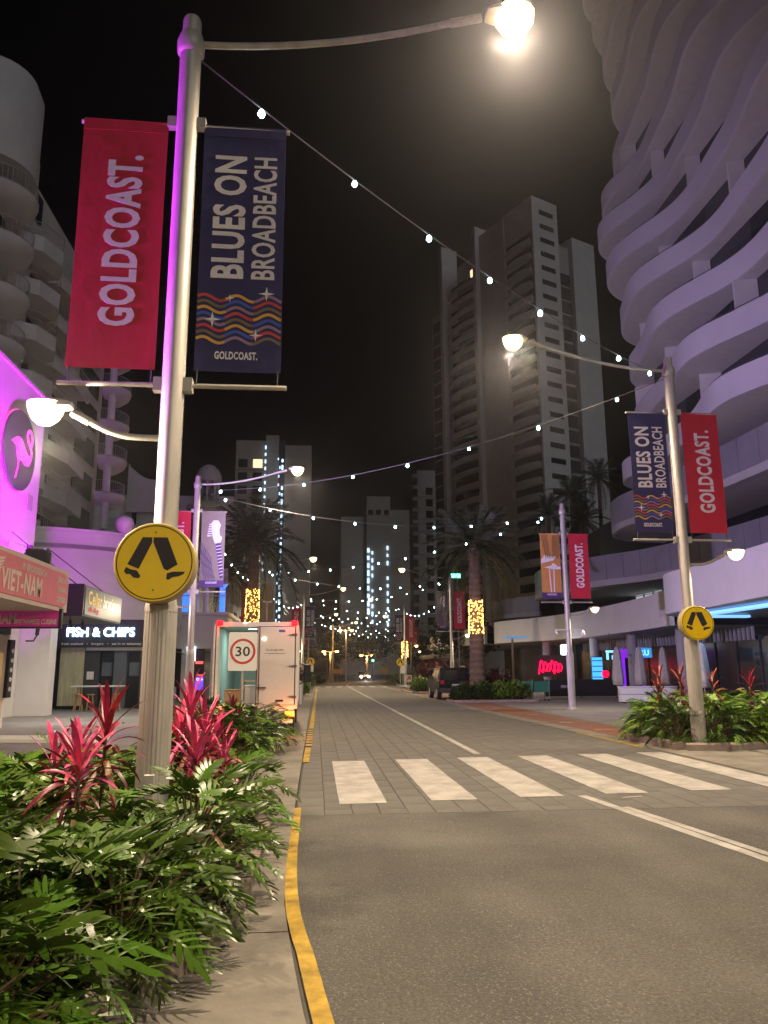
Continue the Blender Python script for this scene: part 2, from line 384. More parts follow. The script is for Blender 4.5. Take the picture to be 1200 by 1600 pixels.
# markings: crossing stripes, lines
SK = 0.11
for i, x in enumerate((0.32, 1.51, 2.71, 3.92, 5.18, 6.42)):
    w = 0.6 if i < 5 else 0.55
    a, b = 10.17+SK*x, 14.83+SK*x*1.05
    mb = MB(); n = 16; vs = []
    for j in range(n+1):
        t = j/n; y0 = a+(b-a)*t; e = lambda: random.uniform(-0.004, 0.004)
        vs += [(x+e(), y0, 0.0045), (x+w+e(), y0+SK*w*0.3, 0.0045)]
    mb.add(vs, [(2*j, 2*j+1, 2*j+3, 2*j+2) for j in range(n)])
    ob('crossing_stripe', mb, 'road_white', ROAD)
def line(name, pts, w, z, mat):
    mb = MB(); vs = []
    for i, p in enumerate(pts):
        a = Vector(pts[max(i-1, 0)]); b = Vector(pts[min(i+1, len(pts)-1)]); d = (b-a).normalized(); r = Vector((d.y, -d.x))*w/2; p = Vector(p)
        e = random.uniform(-0.002, 0.002)
        vs += [(p.x-r.x+e, p.y-r.y, z), (p.x+r.x+e, p.y+r.y, z)]
    mb.add(vs, [(2*i, 2*i+1, 2*i+3, 2*i+2) for i in range(len(pts)-1)])
    return ob(name, mb, mat, ROAD)
def lerp_pts(a, b, n): return [(a[0]+(b[0]-a[0])*i/n, a[1]+(b[1]-a[1])*i/n) for i in range(n+1)]
line('centre_line', lerp_pts((3.24, 15.75), (3.35, 84), 30)+[tuple(road_c(t)[0]) for t in range(86, 130, 3)], 0.14, 0.0042, 'road_white')
line('centre_line', lerp_pts((3.55, 10.5), (4.25, 4.6), 12), 0.13, 0.0042, 'road_white')
line('centre_line', lerp_pts((3.78, 9.6), (4.42, 4.6), 10), 0.10, 0.0046, 'road_white')
line('lane_mark', [(4.02, 10.28), (4.32, 10.36)], 0.06, 0.0044, 'road_white')
yl = smooth_path([(0.18, 3.0), (0.06, 4.08), (-0.03, 4.92), (-0.14, 5.91), (-0.19, 7.2), (-0.2, 8.5), (-0.2, 10.0)], 6)
line('yellow_line', yl, 0.10, 0.0052, 'road_yellow')
line('yellow_line', lerp_pts((-0.16, 14.7), (-0.14, 17.4), 6), 0.12, 0.0162, 'road_yellow')
for k in range(7):
    y = 17.75+k*0.72; line('yellow_dash', lerp_pts((-0.13, y), (-0.13, y+0.38), 2), 0.15, 0.0162, 'road_yellow')
line('yellow_line', lerp_pts((-0.1, 23.0), (0.12, 74), 20), 0.13, 0.0162, 'road_yellow')
line('yellow_line', lerp_pts((7.0, 16.6), (6.95, 20.6), 6), 0.12, 0.0052, 'road_yellow')
for i in range(7): # second crossing far down the road
    x = -0.1+i*1.12; line('crossing_stripe', [(x+0.3, 78+0.1*x), (x+0.3, 81.5+0.1*x)], 0.6, 0.0046, 'road_white')

# footpaths, gutters, kerbs
struct(sheet('footpath_left', [(-60, -25), (-0.98, -25), (-0.98, 19.0), (-2.9, 19.0), (-2.9, 29), (-0.98, 29), (-0.6, 84), (1.0, 110), (-60, 130)], 0.016, 'footpath_stone'))
GUT = struct(ob('gutter_left', MB(), 'concrete'))
gp = [(-25, 0.45), (2, 0.26), (4.1, -0.03), (4.9, -0.11), (5.9, -0.2), (7.2, -0.235), (10, -0.235), (40, -0.215), (84, 0.02)]
def gx(t):
    for (a, x), (b, w) in zip(gp, gp[1:]):
        if t <= b: return x+(w-x)*(t-a)/(b-a)
    return 0.02
y = -25.0; k = 0
while y < 60:
    L_ = 2.4 if y > -1 else 4.0; mb = MB(); vs = []; n = 4
    for j in range(n+1):
        t = y+(L_-0.015)*j/n; vs += [(-0.965 if 19 > t or t > 29 else -0.6, t, 0.0135), (gx(t), t, 0.0125)]
    mb.add(vs+[(a, b, -0.05) for a, b, c in vs], [(2*j, 2*j+1, 2*j+3, 2*j+2) for j in range(n)]+[(2*j+1, 2*j+11, 2*j+13, 2*j+3) for j in range(n)])
    ob('gutter_slab', mb, 'concrete', GUT); y += L_; k += 1
struct(sheet('parking_bay_left', [(-2.9, 19.0), (-0.6, 19.0), (-0.6, 29), (-2.9, 29)], 0.010, brickmat('red_brick', (0.22, 0.085, 0.05), (0.27, 0.11, 0.065), (0.12, 0.08, 0.06), 0.2, 0.1, 0.006)))
struct(sheet('footpath_right', [(8.85, -25), (60, -25), (60, 120), (12, 118), (8.6, 84), (8.85, 40)], 0.014, 'concrete_dark'))
GR = struct(ob('gutter_right', MB(), 'concrete'))
y = -25.0
while y < 84:
    mb = MB(); xr = 7.3 if y < 16 else (7.3-0.55*min(1, (y-16)/16.0)); xr2 = 7.3 if y+2.4 < 16 else (7.3-0.55*min(1, (y+2.4-16)/16.0))
    mb.add([(xr-0.2, y, 0.008), (xr+0.28, y, 0.011), (xr2+0.28, y+2.385, 0.011), (xr2-0.2, y+2.385, 0.008)], [(0, 1, 2, 3)])
    ob('gutter_slab', mb, 'concrete', GR); y += 2.4
BAY = struct(sheet('parking_bay_right', [(7.55, 18.6), (8.85, 18.6), (8.85, 39.4), (7.0, 39.4), (7.0, 30)], 0.006, 'red_brick'))
struct(sheet('parking_bay_far', [(7.0, 40), (8.85, 40), (8.6, 70), (7.0, 70)], 0.0062, 'red_brick'))
struct(sheet('verge_right', [(7.56, -25), (8.85, -25), (8.85, 18.6), (7.56, 18.6)], 0.0055, 'concrete'))
ob('edge_strip', MB().box(8.72, 8.85, 18.6, 39.4, 0.0, 0.013), 'concrete', BAY)
for x, y, w in ((7.9, 24.5, 0.2), (8.1, 29, 0.2), (8.0, 21.5, 0.26), (7.9, 34, 0.2)):
    ob('bay_marker', MB().box(x-w, x+w, y-0.07, y+0.07, 0.0, 0.0105), 'road_white' if y != 21.5 else 'road_yellow', BAY)
ob('bay_marker', MB().box(7.1, 8.6, 24.9, 25.0, 0.0, 0.0102), 'concrete', BAY)
# drain grate with bars in the footpath by the crossing
gr = thing('drain_grate', 'slotted dark drain grate set in the footpath by the near crossing', 'drain grate', (-1.55, 12.4, 0.016))
ob('grate_frame', MB().box(-0.45, 0.45, -0.2, 2.25, 0.0, 0.004), 'joint', gr)
bar = MB().box(0, 0.045, -0.17, 2.22, 0.004, 0.016).mesh('bar'); bar.materials.append(MATS['concrete'])
for i in range(11):
    o = bpy.data.objects.new('bar', bar); C.objects.link(o); o.parent = gr; o.location = (-0.44+i*0.083, 0, 0)
# concrete bench ledge, seat coloured pale for the bluish light on it
bn = thing('concrete_bench', 'low concrete bench with top coloured pale as if lit, on the left footpath behind the planting', 'bench', (-5.35, 15.3, 0.016), R(-10))
ob('seat', MB().bbox(-1.5, 1.5, -0.32, 0.32, 0.36, 0.46, 0.02), 'white_paint', bn)
for x in (-1.1, 1.1): ob('support', MB().bbox(x-0.18, x+0.18, -0.25, 0.25, 0, 0.36, 0.01), 'concrete_dark', bn)

# planted beds: soil and kerb stones
def bed(name, poly, z, closed=True, h=0.13, w=0.15, seg=1.0, mat='kerb'):
    s = struct(sheet(name, poly, z, 'soil'))
    n = len(poly)
    for i in range(n if closed else n-1):
        a, b = Vector(poly[i]), Vector(poly[(i+1) % n]); L_ = (b-a).length; d = (b-a)/L_; k = max(1, round(L_/seg))
        for j in range(k):
            p = a+d*(L_*j/k); q = a+d*(L_*(j+1)/k-0.012); r = Vector((d.y, -d.x))*w
            mb = MB(); c = 0.03
            pts = [(p, 0), (p+r, 0)]
            vs = [(p.x, p.y, 0), (p.x+r.x, p.y+r.y, 0), (p.x+r.x, p.y+r.y, h-c), (p.x+r.x*0.75, p.y+r.y*0.75, h), (p.x, p.y, h)]
            vs += [(x+(q-p).x, y+(q-p).y, z_) for x, y, z_ in vs]
            mb.add(vs, [(0, 1, 2, 3, 4), (9, 8, 7, 6, 5)]+[(i_, (i_+1) % 5, 5+(i_+1) % 5, 5+i_) for i_ in range(5)])
            ob('kerb_stone', mb, mat, s)
    return s
BED1 = [(-1.4, 1.0), (-1.24, 3.2), (-1.12, 4.3), (-0.78, 4.9), (-0.62, 5.6), (-0.60, 8.6), (-0.85, 9.6), (-2.2, 10.2), (-4.6, 10.4), (-5.0, 1.0)]
bed('planting_bed_near', BED1, 0.08)
BED2 = [(-1.05, 15.1), (-0.98, 18.4), (-1.3, 18.9), (-3.0, 18.9), (-3.0, 15.0)]
bed('planting_bed_left', BED2, 0.06, h=0.1)
BED3 = [(9.4, 15.95), (8.45, 15.82), (7.62, 15.95), (7.58, 18.2), (7.95, 19.4), (9.2, 20.2), (14.5, 20.6), (14.5, 16.2)][::-1]
bed('planting_bed_right', BED3, 0.08, h=0.15, w=0.2, seg=1.2)
BED4 = [(7.0, 39.9), (7.3, 44.8-0.5), (11.3, 44.3), (11.3, 39.9)][::-1]
bed('planting_bed_palm', [(7.05, 39.9), (11.3, 39.9), (11.3, 43.4), (8.6, 43.4), (8.6, 42.0), (7.05, 41.2)], 0.07, h=0.14, w=0.2, seg=1.2)
bed('planting_bed_far', [(6.95, 55.0), (11.0, 55.0), (11.0, 62), (6.95, 62)], 0.07, h=0.14, w=0.2, seg=1.4)
# ------------------------------------------------------------------ street lights
LAMP = (1.0, 0.79, 0.54)
def head(name, mbloc, scale, parent, sgn):
    # cobra-style head: shell above, glowing bowl below; local x points away from the pole
    L_, Wd = 0.54*scale, 0.30*scale; mb = MB(); n = 16; prof = []
    for k in range(9):
        t = k/8; x = -L_*0.25+L_*t; w = Wd/2*(0.35+0.65*sin(pi*min(1, 0.12+t*0.8))**0.8); hgt = 0.13*scale*(0.4+0.6*sin(pi*(0.1+0.8*t)))
        prof.append((x, w, hgt))
    vs = []; fs = []; m = 10
    for x, w, h_ in prof:
        for j in range(m): a = pi*j/(m-1); vs.append((sgn*x, w*cos(a), h_*sin(a)))
    for i in range(len(prof)-1):
        for j in range(m-1): fs.append((i*m+j, i*m+j+1, (i+1)*m+j+1, (i+1)*m+j))
        fs.append((i*m+m-1, i*m, (i+1)*m, (i+1)*m+m-1))
    fs += [tuple(range(m)), tuple(range(len(prof)*m-1, (len(prof)-1)*m-1, -1))]
    mb.add(vs, fs); hd = ob(name, mb, 'steel', parent, mbloc, smooth=50)
    lb = MB(); vs = []; fs = []; m = 14
    for k in range(5):
        a = pi/2*k/4
        for j in range(m): b = 2*pi*j/m; vs.append((sgn*L_*0.36+L_*0.44*cos(a)*cos(b), Wd*0.68*cos(a)*sin(b), 0.05*scale-0.30*scale*sin(a)))
    for k in range(4):
        for j in range(m): q = (j+1) % m; fs.append((k*m+j, k*m+q, (k+1)*m+q, (k+1)*m+j))
    lb.add(vs, fs); ob('lens', lb, 'lamp_glow', hd, smooth=True)
    return hd
def street_light(label, x, y, side, hi=3500, lo=520, lit=True, base=True, arm=True):
    s = side                               # +1: road arm points to +x
    t = thing('street_light', label, 'street light', (x, y, 0.01), 0, 'street lights along both kerbs')
    pole = MB().lathe([(0.112, 0.0), (0.112, 8.32), (0.10, 8.5), (0.10, 8.68), (0.085, 8.72)], 24); ob('pole', pole, 'steel', t, smooth=40)
    ob('collar', MB().lathe([(0.113, 8.24), (0.145, 8.28), (0.15, 8.4), (0.118, 8.5)], 24), 'steel', t, smooth=60)
    if base:
        sl = MB(); n = 72; vs = []; fs = []
        for z in (0.02, 2.2):
            for i in range(n): r = 0.148-(0.006 if i % 3 == 0 else 0); a = 2*pi*i/n; vs.append((r*cos(a), r*sin(a), z))
        for i in range(n): j = (i+1) % n; fs.append((i, j, n+j, n+i))
        sl.add(vs, fs); sl.lathe([(0.150, 2.18), (0.15, 2.24), (0.113, 2.37)], 24, cap=False); ob('base_sleeve', sl, 'steel', t, smooth=30)
        ob('base_flange', MB().lathe([(0.24, 0), (0.24, 0.03), (0.17, 0.06), (0.155, 0.1)], 20), 'steel', t, smooth=40)
    if arm:
        pts = [(s*(0.1+2.85*k/10), 0, 8.40+0.52*(k/10)**1.9) for k in range(11)]
        ob('road_arm', MB().tube(pts, 0.038, 10), 'steel', t, smooth=40)
        ob('arm_sleeve', MB().tube([(s*2.9, 0, 8.90), (s*3.25, 0, 9.0)], 0.048, 10), 'steel', t, smooth=40)
        head('lamp_head', (s*3.45, 0, 9.04), 1.0, t, s)
    pts = [(-s*0.1, 0, 3.88), (-s*0.4, 0, 3.89), (-s*0.62, 0, 3.95), (-s*0.82, 0, 4.06)]
    ob('footpath_arm', MB().tube(smooth3(pts), 0.032, 10), 'steel', t, smooth=40)
    ob('arm_sleeve', MB().tube([(-s*0.78, 0, 4.03), (-s*0.95, 0, 4.12)], 0.042, 10), 'steel', t, smooth=40)
    head('lamp_head', (-s*1.06, 0, 4.17), 0.75, t, -s)
    for d in (-1, 1):
        ob('banner_bracket', MB().box(min(d*0.1, d*0.2), max(d*0.1, d*0.2), -0.04, 0.04, 7.34, 7.46), 'steel', t)
        ob('banner_bar', MB().tube([(d*0.1, 0, 4.43), (d*1.12, 0, 4.43)], 0.026, 8).box(min(d*0.1, d*0.19), max(d*0.1, d*0.19), -0.05, 0.05, 4.36, 4.50), 'steel', t)
    ob('inspection_cover', MB().bbox(-0.05, 0.05, -0.157, -0.1, 0.5, 0.75, 0.01), 'steel', t)
    if lit:
        if arm: light('SPOT', t, (s*3.64, 0, 8.74), hi, LAMP, 0.14, spot=R(168), blend=0.75)
        light('POINT', t, (-s*1.26, 0, 3.74), lo*1.15, LAMP, 0.10) if s > 0 else light('SPOT', t, (-s*1.2, 0, 3.92), lo, LAMP, 0.10, spot=R(168), blend=0.5)
    return t
def smooth3(p):
    out = []
    for i in range(len(p)-1):
        g = lambda k: Vector(p[min(max(k, 0), len(p)-1)])
        a, b, c, d = g(i-1), g(i), g(i+1), g(i+2)
        for j in range(4):
            t = j/4; out.append(0.5*((2*b)+(c-a)*t+(2*a-5*b+4*c-d)*t*t+(3*b-a-3*c+d)*t**3))
    return out+[Vector(p[-1])]
POLES = {}
def SL(key, label, x, y, side, **k): POLES[key] = (x, y, side); return street_light(label, x, y, side, **k)
SL('L1', 'tall steel street light rising from the near left planting with fluted base', -1.45, 7.4, 1)
SL('L0', 'street light behind the viewer on the left kerb', -1.5, -12.0, 1, hi=4600)
SL('R0', 'street light behind the viewer on the right kerb', 8.06, -4.5, -1, hi=4600)
SL('R1', 'steel street light in the right planted bed with long arm over the road', 8.06, 16.15, -1)
SL('L2', 'street light on the left footpath beside the parked truck', -4.42, 28.1, 1, hi=3600, lo=130)
SL('R2', 'bare-topped street light on the right footpath with security cameras', 10.62, 32.0, -1, arm=False)
SL('L3', 'street light seen behind the truck roof, second on the left', -3.9, 51.6, 1, hi=2600)
SL('R3', 'street light behind the dark car and wrapped palm on the right', 10.0, 57.0, -1, hi=2600)
SL('L4', 'bluish street light beyond the truck on the left kerb', -1.2, 71.0, 1, hi=3500)
SL('R4', 'street light on the right kerb beyond the dark car', 9.4, 82.0, -1, hi=3500)
SL('L5', 'smallest street light on the left, near the bend', -1.0, 104.0, 1, lit=False)
SL('L6', 'street light past the bend on the left', 2.6, 122.0, 1, lit=False)
SL('R5', 'smallest street light on the right, near the bend', 13.2, 108.0, -1, lit=False)

# ------------------------------------------------------------------ banners
BW, BH = 0.87, 2.80
def ripple(seed):
    a, b = seed*1.7, seed*0.9
    return lambda x, z: 0.012*sin(3.1*x+a)*(0.4+z*0.1)+0.010*sin(2.0*z+b)
def cloth(parent, mat, warp, z0=0.0, z1=BH, name='cloth', off=0.0):
    mb = MB(); nx, nz = 8, 22; vs = []
    for k in range(nz+1):
        for i in range(nx+1):
            x = -BW/2+BW*i/nx; z = z0+(z1-z0)*k/nz; vs.append((x*(1-0.012*sin(pi*k/nz)), off+warp(x, z), z))
    mb.add(vs, [(k*(nx+1)+i, k*(nx+1)+i+1, (k+1)*(nx+1)+i+1, (k+1)*(nx+1)+i) for k in range(nz) for i in range(nx)])
    o = ob(name, mb, mat, parent)
    so = o.modifiers.new('thickness', 'SOLIDIFY'); so.thickness = 0.004; so.offset = 0
    return o
def sheet_poly(parent, name, poly, mat, warp, off=-0.008):
    return ob(name, MB().plate([(x, z) for x, z in poly], -0.0, 0.006) if not warp else warp_mb(MB().plate(poly, off, off+0.005), warp), mat, parent)
def warp_mb(mb, w): mb.v = [(x, y+w(x, z), z) for x, y, z in mb.v]; return mb
def ribbon(pts, w):
    L_ = []; Rr = []
    for i, p in enumerate(pts):
        a = Vector(pts[max(i-1, 0)]); b = Vector(pts[min(i+1, len(pts)-1)]); d = (b-a).normalized(); n = Vector((-d.y, d.x))*w/2
        L_.append((p[0]+n.x, p[1]+n.y)); Rr.append((p[0]-n.x, p[1]-n.y))
    return L_, Rr
def ribbon_mb(pts, w, y, warp, mb=None, mats=None):
    mb = mb or MB(); L_, Rr = ribbon(pts, w); n = len(pts); o = len(mb.v)
    vs = [(x, y+warp(x, z), z) for x, z in L_]+[(x, y+warp(x, z), z) for x, z in Rr]
    vs += [(a, b+0.004, c) for a, b, c in vs]
    for i in range(n-1):
        mb.cur = mats(i) if mats else 0
        q = (i, i+1, n+i+1, n+i)
        if i == 0: mb.add(vs, [q])
        else: mb.f.append(tuple(k+o for k in q)); mb.m.append(mb.cur)
        for a_, b_ in ((i, i+1), (n+i+1, n+i)): mb.f.append((o+a_, o+b_, o+b_+2*n, o+a_+2*n)); mb.m.append(mb.cur)
    return mb
def banner(kind, label, pole, d, seed, group='banners hung from the street lights'):
    x, y, s = POLES[pole]
    w = ripple(seed)
    nm = {'red': 'red_banner', 'navy': 'navy_banner', 'guitar': 'guitar_banner', 'orange': 'orange_banner', 'beige': 'beige_banner', 'slate': 'slate_banner'}[kind]
    t = thing(nm, label, 'banner', (x+d*0.625, y-0.01, 4.6), R(random.uniform(-1.5, 1.5)), group)
    ob('top_rod', MB().tube([(-d*0.43, 0.02, BH-0.02), (d*0.47, 0.02, BH-0.02)], 0.024, 8), 'steel', t)
    mat = {'red': 'red_cloth', 'navy': 'navy_cloth', 'guitar': 'taupe_cloth', 'orange': 'orange_cloth', 'beige': 'beige_cloth', 'slate': 'slate_cloth'}[kind]
    cloth(t, mat, w)
    ob('top_hem', warp_mb(MB().plate([(-BW/2, BH-0.13), (BW/2, BH-0.13), (BW/2, BH+0.004), (-BW/2, BH+0.004)], -0.006, -0.003), w), mat, t)
    for q in (-0.4, 0.4): ob('tie', MB().tube([(q, w(q, 0), 0.02), (q, 0.0, -0.16)], 0.008, 5), 'steel_dark', t)
    if kind == 'red':
        ob('lettering', text_mb('GOLDCOAST.', 1.93, 0.36, 0.02, 1.42, -0.007, up=True, bold=0.035, warp=w), 'print_white', t)
    elif kind == 'navy':
        ob('lettering', text_mb('BLUES ON', 1.42, 0.34, -0.14, 1.73, -0.007, up=True, bold=0.03, warp=w), 'print_white', t)
        ob('lettering', text_mb('BROADBEACH', 1.42, 0.245, 0.225, 1.73, -0.007, up=True, bold=0.02, warp=w), 'print_white', t)
        cols = ['print_red', 'print_olive', 'print_gold', 'print_blue', 'print_mauve']
        for r_ in range(8):
            z = 0.80-r_*0.066; pts = [(-BW/2+0.01+(BW-0.02)*i/36, z+0.032*sin(2*pi*(i/36*2.6)+0.3)) for i in range(37)]
            k = [(r_+q*2) % 5 for q in range(3)]
            ob('wave_stripe', ribbon_mb(pts, 0.030, -0.006, w, mats=lambda i: min(2, i//12)), [cols[q] for q in k], t)
        for sx, sz, sr in ((0.27, 0.86, 0.08), (-0.10, 0.80, 0.045), (-0.27, 0.56, 0.085), (0.17, 0.40, 0.065)):
            pl = []
            for i in range(8): a = pi/4*i; r_ = sr if i % 2 == 0 else sr*0.24; pl.append((sx+r_*cos(a), sz+r_*sin(a)))
            sheet_poly(t, 'star', pl, 'print_white', w, -0.012)
        ob('lettering', text_mb('GOLDCOAST.', 0.43, 0.085, -0.02, 0.175, -0.007, bold=0.03, warp=w), 'print_white', t)
    elif kind in ('guitar', 'orange', 'slate', 'beige'):
        sheet_poly(t, 'bottom_band', [(-BW/2, 0.0), (BW/2, 0.0), (BW/2, 0.25), (-BW/2, 0.25)], 'print_plum', w, -0.010)
        ob('lettering', text_mb('GOLDCOAST.', 0.42, 0.075, -0.0, 0.17, -0.013, bold=0.03, warp=w), 'print_white', t)
        if kind in ('guitar', 'slate'):
            sheet_poly(t, 'guitar_neck', [(0.30, 0.30), (0.42, 0.36), (0.28, 1.62), (0.10, 1.60)], 'print_plum', w)
            for i in range(10):
                q = i/10; xa = 0.30-0.20*q; xb = 0.42-0.14*q; z = 0.42+1.18*q
                sheet_poly(t, 'fret', [(xa, z), (xb, z+0.03), (xb, z+0.055), (xa, z+0.025)], 'print_white', w, -0.018)
            sheet_poly(t, 'guitar_headstock', [(0.08, 1.60), (0.28, 1.64), (0.33, 1.82), (0.24, 1.92), (0.22, 2.10), (0.27, 2.3), (0.17, 2.46), (0.0, 2.46), (-0.08, 2.34), (-0.06, 2.1), (0.0, 1.8)], 'print_white', w)
            for i in range(6):
                z = 1.86+i*0.085; sheet_poly(t, 'tuning_peg', [(-0.21+i*0.012, z), (-0.03, z+0.01), (-0.03, z+0.035), (-0.21+i*0.012, z+0.05)], 'print_white', w, -0.018)
            for i in range(8):
                pts = [(-0.43+0.055*i+0.34*(1-q/20)**2*0.5+0.02*sin(q*1.1), 0.28+q*0.07*(1.0-0.06*i)) for q in range(21)]
                pts = [(max(-BW/2+0.01, a), b) for a, b in pts]
                ob('wavy_line', ribbon_mb(pts, 0.02, -0.012, w), 'print_plum', t)
        elif kind == 'orange':
            for i in range(3):
                ob('wavy_line', ribbon_mb([(-0.36+0.09*i+0.18*q/20+0.03*sin(q*1.25), 2.72-q*0.05) for q in range(21)], 0.024, -0.012, w), 'print_black', t)
            for i in range(4):
                ob('wavy_line', ribbon_mb([(0.14+0.085*i-0.05*q/20+0.03*sin(q*1.25), 2.72-q*0.05) for q in range(21)], 0.024, -0.012, w), 'print_black', t)
            sheet_poly(t, 'cymbal', [(-0.42, 1.50), (0.10, 1.62), (0.24, 1.76), (0.22, 1.80), (-0.12, 1.80), (-0.26, 1.86), (-0.42, 1.66)], 'print_white', w)
            sheet_poly(t, 'cymbal', [(-0.30, 1.33), (0.05, 1.25), (0.43, 1.25), (0.43, 1.36), (0.30, 1.38), (0.16, 1.50), (0.08, 1.52), (0.0, 1.40)], 'print_white', w, -0.016)
            sheet_poly(t, 'cymbal_stand', [(-0.10, 1.24), (-0.05, 1.24), (0.0, 0.26), (-0.05, 0.26)], 'print_white', w)
            sheet_poly(t, 'cymbal_stand', [(0.10, 1.24), (0.15, 1.24), (0.13, 0.26), (0.08, 0.26)], 'print_white', w)
        else:
            sheet_poly(t, 'cymbal', [(-0.30, 1.5), (0.05, 1.42), (0.35, 1.5), (0.33, 1.62), (0.06, 1.56), (-0.28, 1.62)], 'print_white', w)
            sheet_poly(t, 'cymbal_stand', [(-0.05, 1.45), (0.05, 1.45), (0.07, 0.27), (-0.03, 0.27)], 'print_white', w)
    return t
banner('red', 'largest red banner with pale vertical GOLDCOAST lettering, near left pole', 'L1', -1, 0.3)
banner('navy', 'largest navy BLUES ON BROADBEACH banner with coloured waves, near left pole', 'L1', 1, 1.1)
banner('navy', 'navy BLUES ON BROADBEACH banner on the pole in the right planted bed', 'R1', -1, 2.2)
banner('red', 'red GOLDCOAST banner on the pole in the right planted bed', 'R1', 1, 3.3)
banner('red', 'red banner half hidden behind the near pole, beside the grey guitar banner', 'L2', -1, 4.1)
banner('guitar', 'taupe banner printed with a white guitar headstock, left footpath', 'L2', 1, 5.2)
banner('orange', 'orange banner with white cymbals and dark wavy lines, right footpath', 'R2', -1, 6.0)
banner('red', 'red GOLDCOAST banner beside the orange one on the right footpath', 'R2', 1, 7.0)
banner('red', 'red banner seen above the truck roof beside the lit palm', 'L3', -1, 8.0)
banner('beige', 'beige banner with pale cymbal seen above the truck roof', 'L3', 1, 9.0)
banner('guitar', 'dark guitar banner left of the wrapped palm', 'R3', -1, 10.0)
banner('red', 'red GOLDCOAST banner just left of the wrapped palm trunk', 'R3', 1, 11.0)
banner('red', 'small red banner beyond the truck on the left', 'L4', -1, 12.0)
banner('navy', 'small navy banner beyond the truck on the left', 'L4', 1, 13.0)
banner('navy', 'small navy banner on the right kerb in the distance', 'R4', -1, 14.0)
banner('red', 'small red banner on the right kerb in the distance', 'R4', 1, 15.0)
banner('red', 'tiny dark red banner on the farthest left pole', 'L5', -1, 16.0)
banner('slate', 'tiny slate blue guitar banner on the farthest left pole', 'L5', 1, 17.0)
banner('red', 'tiny red banner on the farthest right pole', 'R5', 1, 18.0)

# ------------------------------------------------------------------ crossing signs (round light boxes), speed sign
def crossing_sign(label, x, y, z, r=0.36, rz=0, group='round yellow pedestrian crossing signs', depth=0.2):
    t = thing('crossing_sign', label, 'crossing sign', (x, y, z), rz, group); k = r/0.36
    mb = MB(); n = 56; vs = []; fs = []
    pr = [(0.0, r*0.98), (0.012, r), (depth-0.02, r), (depth, r*0.97)]
    for yy, rr in pr:
        for i in range(n): a = 2*pi*i/n; vs.append((rr*cos(a), yy, rr*sin(a)))
    for q in range(3):
        for i in range(n): j = (i+1) % n; fs.append((q*n+i, q*n+j, (q+1)*n+j, (q+1)*n+i))
    fs += [tuple(range(n)), tuple(range(4*n-1, 3*n-1, -1))]
    mb.add(vs, fs); ob('housing', mb, 'sign_rim', t, smooth=40)
    ob('face', MB().plate([(r*0.97*cos(2*pi*i/n), r*0.97*sin(2*pi*i/n)) for i in range(n)], -0.006, 0.002), 'sign_yellow', t)
    ob('border', MB().ring(r*0.93, r*0.905, -0.009, -0.005, n), 'print_black', t)
    S_ = lambda p: [(a*k, b*k) for a, b in p]
    # two walking trouser legs and shoes
    ob('leg_symbol', MB().plate(S_([(-0.115, 0.225), (-0.03, 0.225), (-0.03, 0.175), (-0.135, -0.06), (-0.235, -0.02)]), -0.010, -0.005), 'print_black', t)
    ob('leg_symbol', MB().plate(S_([(-0.018, 0.225), (0.105, 0.225), (0.205, -0.02), (0.115, -0.075), (0.085, -0.06), (-0.018, 0.18)]), -0.010, -0.005), 'print_black', t)
    ob('shoe_symbol', MB().plate(S_([(-0.245, -0.045), (-0.205, -0.065), (-0.15, -0.075), (-0.115, -0.125), (-0.13, -0.145), (-0.175, -0.14), (-0.21, -0.105), (-0.235, -0.11), (-0.262, -0.085)]), -0.010, -0.005), 'print_black', t)
    ob('shoe_symbol', MB().plate(S_([(0.115, -0.10), (0.165, -0.085), (0.205, -0.085), (0.27, -0.085), (0.262, -0.105), (0.22, -0.125), (0.165, -0.135), (0.125, -0.16), (0.11, -0.145)]), -0.010, -0.005), 'print_black', t)
    for q in (0.27, -0.25): ob('rivet', MB().plate([(0.008*cos(a*pi/4), q*k+0.008*sin(a*pi/4)) for a in range(8)], -0.012, -0.006), 'steel_dark', t)
    ob('clamp', MB().box(-0.1, 0.1, depth, depth+0.10, -0.22*k, -0.14*k).box(-0.1, 0.1, depth, depth+0.10, 0.14*k, 0.22*k), 'steel', t)
    return t
crossing_sign('large round yellow crossing sign with walking legs on the near left pole', -1.47, 7.08, 2.62, 0.365)
crossing_sign('round yellow crossing sign on the pole in the right planted bed', 8.08, 15.83, 2.6, 0.365)
def post(t, h, r=0.03, y=0.05): ob('post', MB().tube([(0, y, -h), (0, y, 0.0)], r, 10), 'steel', t, smooth=40)
for lab, x, y in (('tiny yellow crossing sign past the truck on the left kerb', -0.45, 66.0), ('tiny yellow crossing sign beyond the right banners', 7.9, 73.0)):
    s_ = crossing_sign(lab, x, y, 2.35, 0.36, depth=0.06); post(s_, 2.35, 0.035, 0.09)
sp = thing('speed_sign', 'white speed limit sign reading 30 in a red ring on a thin post', 'speed sign', (-1.53, 16.6, 0.06), 0)
def rrect(w, h, r, cz, n=6):
    out = []
    for cx_, cz_, a0 in ((w/2-r, cz+h/2-r, 0), (-w/2+r, cz+h/2-r, 90), (-w/2+r, cz-h/2+r, 180), (w/2-r, cz-h/2+r, 270)):
        out += [(cx_+r*cos(R(a0+90*i/n)), cz_+r*sin(R(a0+90*i/n))) for i in range(n+1)]
    return out
ob('panel', MB().plate(rrect(0.60, 0.80, 0.04, 1.99), -0.004, 0.004), 'sign_white', sp)
ob('red_ring', MB().ring(0.265, 0.215, -0.008, -0.004, 48, 0, 1.99), 'sign_red', sp)
ob('lettering', text_mb('30', 0.30, 0.20, 0, 1.99, -0.009, bold=0.012, thick=0.005), 'print_black', sp)
